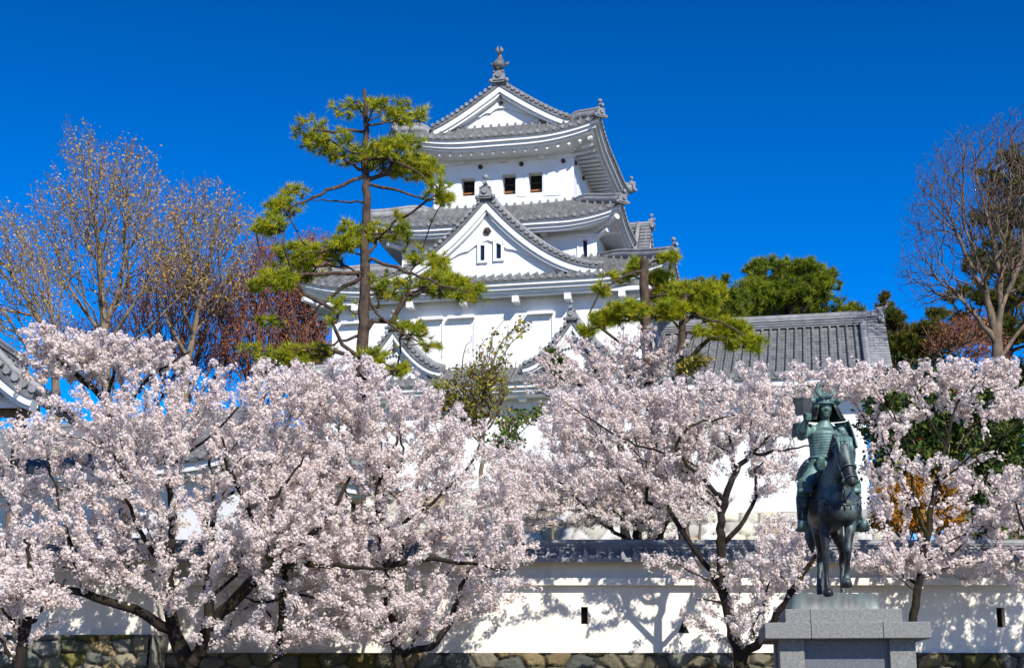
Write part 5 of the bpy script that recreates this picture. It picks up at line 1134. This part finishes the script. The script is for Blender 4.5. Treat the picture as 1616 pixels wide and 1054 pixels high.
    # --- rider: one continuous body
    r = MB(); hd = Vector(P(1302, 647, -.06)); nk = Vector(P(1302, 664, -.04)); ch = Vector(P(1301, 692, -.03)); wa = Vector(P(1302, 722, -.02)); pe = Vector(P(1303, 741, .0))
    r.tube([pe - Vector((0, 0, .10)), pe, wa, ch - Vector((0, 0, .08)), ch, ch + Vector((0, 0, .085)), nk, nk + Vector((0, 0, .06))], [(.17, .14), (.185, .15), (.165, .13), (.185, .145), (.20, .145), (.185, .11), (.058, .06), (.052, .056)], 18, Y)
    r.ball(tuple(hd), .112, 14, .76, .92, 1.1)                   # head with face
    r.ball(tuple(hd + Vector((0, -.045, -.072))), .055, 10, .9, .9, .9); r.tube([hd + Vector((0, -.085, .028)), hd + Vector((0, -.112, -.012)), hd + Vector((0, -.095, -.022))], [.014, .020, .012], 8, (1, 0, 0))
    for sx in (-1, 1):
        r.ball(tuple(hd + Vector((sx * .034, -.075, .036))), .02, 8, 1.3, .6, .5); r.ball(tuple(hd + Vector((sx * .045, -.066, -.012))), .026, 8); r.ball(tuple(hd + Vector((sx * .082, .0, .0))), .025, 8, .5, .9, 1.3)
    r.tube([hd + Vector((-.024, -.085, -.056)), hd + Vector((0, -.094, -.052)), hd + Vector((.024, -.085, -.056))], .0095, 6)
    sl_, sr_ = Vector(P(1277, 678, -.03)), Vector(P(1327, 679, -.03))
    el, hl = Vector(P(1264, 688, -.20)), Vector(P(1273, 661, -.34))
    r.tube([sl_ + Vector((.04, 0, -.02)), sl_, el, el.lerp(hl, .3), hl], [.085, .085, .062, .058, .036], 12, Y)
    er, hr = Vector(P(1343, 710, -.02)), Vector(P(1326, 737, -.40))
    r.tube([sr_ - Vector((.04, 0, .02)), sr_, er, er.lerp(hr, .3), hr], [.085, .085, .065, .06, .036], 12, Y)
    for sx, kx, ky, fx, fy in ((-1, 1269, 769, 1265, 827), (1, 1346, 769, 1354, 826)):
        k = Vector(P(kx, ky, -.28)); f = Vector(P(fx, fy, -.12)); t = f + Vector((sx * .0, -.15, -.02))
        r.tube([pe + Vector((sx * .10, .0, -.06)), pe.lerp(k, .5) + Vector((sx * .02, 0, .05)), k], [.13, .12, .088], 12, Y)
        r.tube([k + Vector((0, 0, .02)), k.lerp(f, .35) + Vector((0, .05, 0)), k.lerp(f, .75) + Vector((0, .02, 0)), f], [.082, .084, .06, .052], 12, Y)
        r.tube([f + Vector((0, .07, -.015)), f + Vector((0, 0, -.01)), f + Vector((sx * .015, -.10, -.035)), f + Vector((sx * .02, -.19, -.035))], [(.045, .045), (.055, .06), (.062, .042), (.035, .025)], 12)
    for hnd, up in ((hl, Vector((.02, 0, .06))), (hr, Vector((.0, -.06, .01)))):
        hnd = Vector(hnd); r.ball(tuple(hnd + up * .4), .042, 10, 1, .8, 1.1)
    body = organic(r, 'rider', M['bronze'], st, .0115, 4)
    for hnd, ax, sgn in ((hl, Vector((.12, -.05, .99)), -1), (hr, Vector((0, -.9, .3)), 1)):      # five separate bent fingers round the handle and the reins
        ax = ax.normalized(); side = ax.cross(Vector((0, 1, 0.2))).normalized(); fw = side.cross(ax).normalized(); c0 = hnd + ax * .02
        for k, ln in enumerate((.95, 1.08, 1.0, .8)):
            b = MB(); c = c0 + ax * (.036 - .021 * k); w0 = c + side * .036 * sgn; b.tube([w0, w0 - fw * .035 * ln + side * .008 * sgn, c - fw * .045 * ln - side * .012 * sgn, c - fw * .018 - side * .034 * sgn], [.011, .0105, .0095, .007], 8, tuple(ax)); b.build('finger', M['bronze'], body, True)
        b = MB(); b.tube([c0 - ax * .02 - side * .03 * sgn, c0 + ax * .02 - side * .042 * sgn - fw * .02, c0 + ax * .05 - side * .01 * sgn - fw * .045], [.014, .0125, .009], 8, tuple(ax)); b.build('thumb', M['bronze'], body, True)
    # war fan: twin lobed plate on a handle
    b = MB(); c = Vector(P(1267, 641, -.38)); hh = hl + Vector((.0, -.02, -.07)); b.tube([hh, hl + Vector((.0, -.03, .03)), c + Vector((0, 0, -.10)), c + Vector((0, 0, .12))], .012, 8, Y)
    fan = b.build('war_fan', M['bronze_dark'], st, True)
    half = [(0, -.10), (.075, -.115), (.10, -.09), (.092, -.02), (.118, .07), (.105, .112), (.05, .10), (0, .115)]
    for sx in (-1, 1):
        b = MB(); b.loft([[tuple(c + Vector((sx * x, -.022 + abs(x) * .25, z))) for x, z in half], [tuple(c + Vector((sx * x, .0 + abs(x) * .25, z))) for x, z in half]]); b.build('fan_blade', M['bronze_black'], fan)
    # --- armour
    b = MB()                                                    # cuirass lames
    for k in range(9):
        t = k / 8; cc = wa.lerp(ch + Vector((0, 0, .03)), t); rx = .186 + .028 * t - .01 * math.sin(t * 3); ry = .152 + .018 * t
        pts = [(cc.x + rx * math.cos(q), cc.y + ry * math.sin(q)) for q in np.linspace(0, 2 * math.pi, 25)[:-1]]; z = cc.z; hgt = .036
        b.loft([[(x * 1, y, z - .005) for x, y in pts], [(cc.x + (x - cc.x) * 1.035, cc.y + (y - cc.y) * 1.035, z + .004) for x, y in pts], [(cc.x + (x - cc.x) * 1.0, cc.y + (y - cc.y) * 1.0, z + hgt) for x, y in pts]], False)
    b.build('cuirass', M['bronze'], st, True)
    b = MB(); cc = ch + Vector((0, -.01, .072)); pts = np.linspace(0, 2 * math.pi, 25)[:-1]
    b.loft([[(cc.x + .20 * math.cos(q), cc.y + .155 * math.sin(q), cc.z - .05 - .02 * math.sin(q) * 0) for q in pts], [(cc.x + .17 * math.cos(q), cc.y + .14 * math.sin(q), cc.z) for q in pts], [(cc.x + .10 * math.cos(q), cc.y + .10 * math.sin(q), cc.z + .055) for q in pts], [(cc.x + .085 * math.cos(q), cc.y + .085 * math.sin(q), cc.z + .05) for q in pts]], False)
    b.build('collar', M['bronze'], st, True)
    b = MB(); b.tube([(wa.x + .197 * math.cos(q), wa.y + .163 * math.sin(q), wa.z - .01) for q in np.linspace(0, 2 * math.pi, 25)], .017, 8); b.ball((wa.x + .05, wa.y - .18, wa.z - .01), .03, 8); b.build('sash', M['bronze'], st, True)
    for sx in (-1, 1):                                          # skirt panels over the thighs
        for j, (a0_, w_) in enumerate(((.10, .12), (.52, .13), (1.05, .13))):
            b = MB(); k = Vector(P(1269 if sx < 0 else 1346, 769, -.28)); top = wa + Vector((sx * (.06 + .07 * j), -.15 + .09 * j, -.02)); bot = (pe.lerp(k, .62) + Vector((sx * (-.02 + .07 * j), -.10 + .10 * j, .09 - .045 * j))) if j else wa + Vector((sx * .07, -.22, -.20))
            ax = Vector((1, 0, 0)) if j == 0 else Vector((.8, sx * .6, 0)) if j == 1 else Vector((.45, sx * .9, 0)); rows = []
            for q in range(5):
                for e in (0, 1):
                    t = (q + e * .96) / 5; c_ = top.lerp(bot, t); c_ = c_ + Vector((sx * .035 * math.sin(t * 2.6), -.035 * math.sin(t * 2.6), (.03 * math.sin(t * 2.6)))) + Vector((sx * .012 * e, -.012 * e, 0)); w2 = w_ * (.62 + .38 * t)
                    rows.append([tuple(c_ + ax * w2 * s * .5 + Vector((0, .012 * (abs(s)), 0))) for s in (-1, -.5, 0, .5, 1)])
            b.grid(np.array(rows)); ob = b.build('skirt_panel', M['bronze'], st, True); sm = ob.modifiers.new('thick', 'SOLIDIFY'); sm.thickness = .014
    for sx, c1, rz_, w_, h_ in ((1, Vector(P(1333, 687, -.05)), -.55, .25, .33), (-1, Vector(P(1263, 678, .02)), 1.15, .20, .20)):
        b = MB(); rows = []                                     # large laminated shoulder guards
        for q in range(7):
            for e in (0, 1):
                t = (q + e * .97) / 7; bulge = .05 * math.sin(t * 1.9); z = h_ * (.5 - t)
                row = []
                for s in np.linspace(-1, 1, 7):
                    v = Vector((sx * (.075 * t + bulge + .010 * e - .055 * s * s), w_ * .5 * s, z)); v = Matrix.Rotation(rz_ * (1 if sx > 0 else -1) * -1, 3, 'Z') @ v; row.append(tuple(c1 + v))
                rows.append(row)
        b.grid(np.array(rows)); ob = b.build('shoulder_guard', M['bronze'], st, True); sm = ob.modifiers.new('thick', 'SOLIDIFY'); sm.thickness = .016
    for sx, kx, fx in ((-1, 1269, 1265), (1, 1346, 1354)):
        k = Vector(P(kx, 769, -.28)); f = Vector(P(fx, 827, -.12)); b = MB()
        b.ball(tuple(k + Vector((0, -.035, .02))), .098, 12, 1.0, .8, 1.05); b.tube([k + Vector((0, -.05, -.03)), k + Vector((0, -.06, -.08))], [(.092, .06), (.085, .055)], 12, Y); b.build('knee_guard', M['bronze'], st, True)
        b = MB(); b.tube([k.lerp(f, .22) + Vector((0, .01, 0)), k.lerp(f, .55) + Vector((0, .0, 0)), k.lerp(f, .86)], [(.088, .085), (.075, .075), (.058, .058)], 12, Y)
        for q in range(4): c_ = k.lerp(f, .28 + .15 * q); b.tube([c_ + Vector((.088 * (1 - .09 * q) * math.cos(a), .086 * (1 - .09 * q) * math.sin(a), 0)) for a in np.linspace(0, 2 * math.pi, 17)], .008, 5)
        b.build('shin_guard', M['bronze_dark'], st, True)
        b = MB()                                                # pouch shaped stirrup
        b.tube([f + Vector((sx * .01, .10, -.065)), f + Vector((sx * .012, 0, -.075)), f + Vector((sx * .02, -.13, -.085)), f + Vector((sx * .022, -.23, -.06)), f + Vector((sx * .022, -.25, .0)), f + Vector((sx * .02, -.20, .03))], [(.06, .02), (.075, .022), (.088, .028), (.07, .04), (.045, .035), (.02, .02)], 12)
        b.tube([f + Vector((sx * .02, -.19, .03)), f + Vector((sx * .0, -.10, .20)), f + Vector((-sx * .05, .02, .42))], .012, 6, Y); b.build('stirrup', M['bronze'], st, True)
    b = MB(); hc = hd + Vector((0, .015, .088))                     # helmet bowl with ribs, brim and visor
    for k in range(16):
        q0 = 2 * math.pi * k / 16
        b.tube([hc + Vector((.118 * math.cos(q0) * math.cos(a), .128 * math.sin(q0) * math.cos(a), .128 * math.sin(a))) for a in np.linspace(0, 1.5, 7)], .006, 5, Y)
    b.ball(tuple(hc), .122, 14, .98, 1.06, 1.04); b.cyl(tuple(hc + Vector((0, 0, .12))), tuple(hc + Vector((0, 0, .15))), .03, 10, .02)
    qs = np.linspace(0, 2 * math.pi, 29)[:-1]
    b.loft([[tuple(hc + Vector((.122 * math.cos(q), .130 * math.sin(q), .0))) for q in qs], [tuple(hc + Vector((.150 * math.cos(q), (.150 + .012 * max(0, -math.sin(q))) * math.sin(q), -.026 + .004 * max(0, -math.sin(q))))) for q in qs], [tuple(hc + Vector((.122 * math.cos(q), .130 * math.sin(q), -.03))) for q in qs]], False)
    hel = b.build('helmet', M['bronze'], st, True)
    b = MB(); rows = []
    for q in range(4):                                          # flaring neck guard, open at the face
        for e in (0, 1):
            t = (q + e * .96) / 4; rr = .140 + .105 * t + .008 * e; z = -.02 - .205 * t
            rows.append([tuple(hc + Vector((rr * math.cos(a), (rr * .95) * math.sin(a), z + .02 * math.sin(a)))) for a in np.linspace(-.95, math.pi + .95, 25)])
    b.grid(np.array(rows)); ob = b.build('neck_guard', M['bronze_dark'], hel, True); sm = ob.modifiers.new('thick', 'SOLIDIFY'); sm.thickness = .012
    for sx, pts, rr in ((-1, [(1301, 628), (1294, 623), (1290, 615), (1292, 606), (1297, 603.5)], [.022, .036, .04, .028, .006]), (1, [(1303, 628), (1311, 625), (1316, 618), (1315.5, 611)], [.020, .022, .015, .005])):
        b = MB(); b.tube([P(x, y, -.18) for x, y in pts], [(a, .010) for a in rr], 8, Y); b.build('helmet_crest', M['bronze'], hel, True)
    for sx in (-1, 1):
        b = MB(); b.tube([hc + Vector((sx * .125, -.05, -.02)), hc + Vector((sx * .165, -.10, .02)), hc + Vector((sx * .16, -.08, .065))], [(.035, .01), (.04, .01), (.015, .008)], 8, Y); b.build('turned_flap', M['bronze'], hel, True)
    b = MB(); a_ = Vector(P(1331, 735, .0)); b.tube([a_ + Vector((-.06, -.30, .06)), a_ + Vector((.04, .0, -.02)), a_ + Vector((.14, .38, -.22)), a_ + Vector((.19, .68, -.44))], [.022, .022, .021, .016], 8); b.ball(tuple(a_ + Vector((-.015, -.16, .03))), .045, 8, 1, .4, 1)
    b.build('sword', M['bronze_dark'], st, True)
statue()
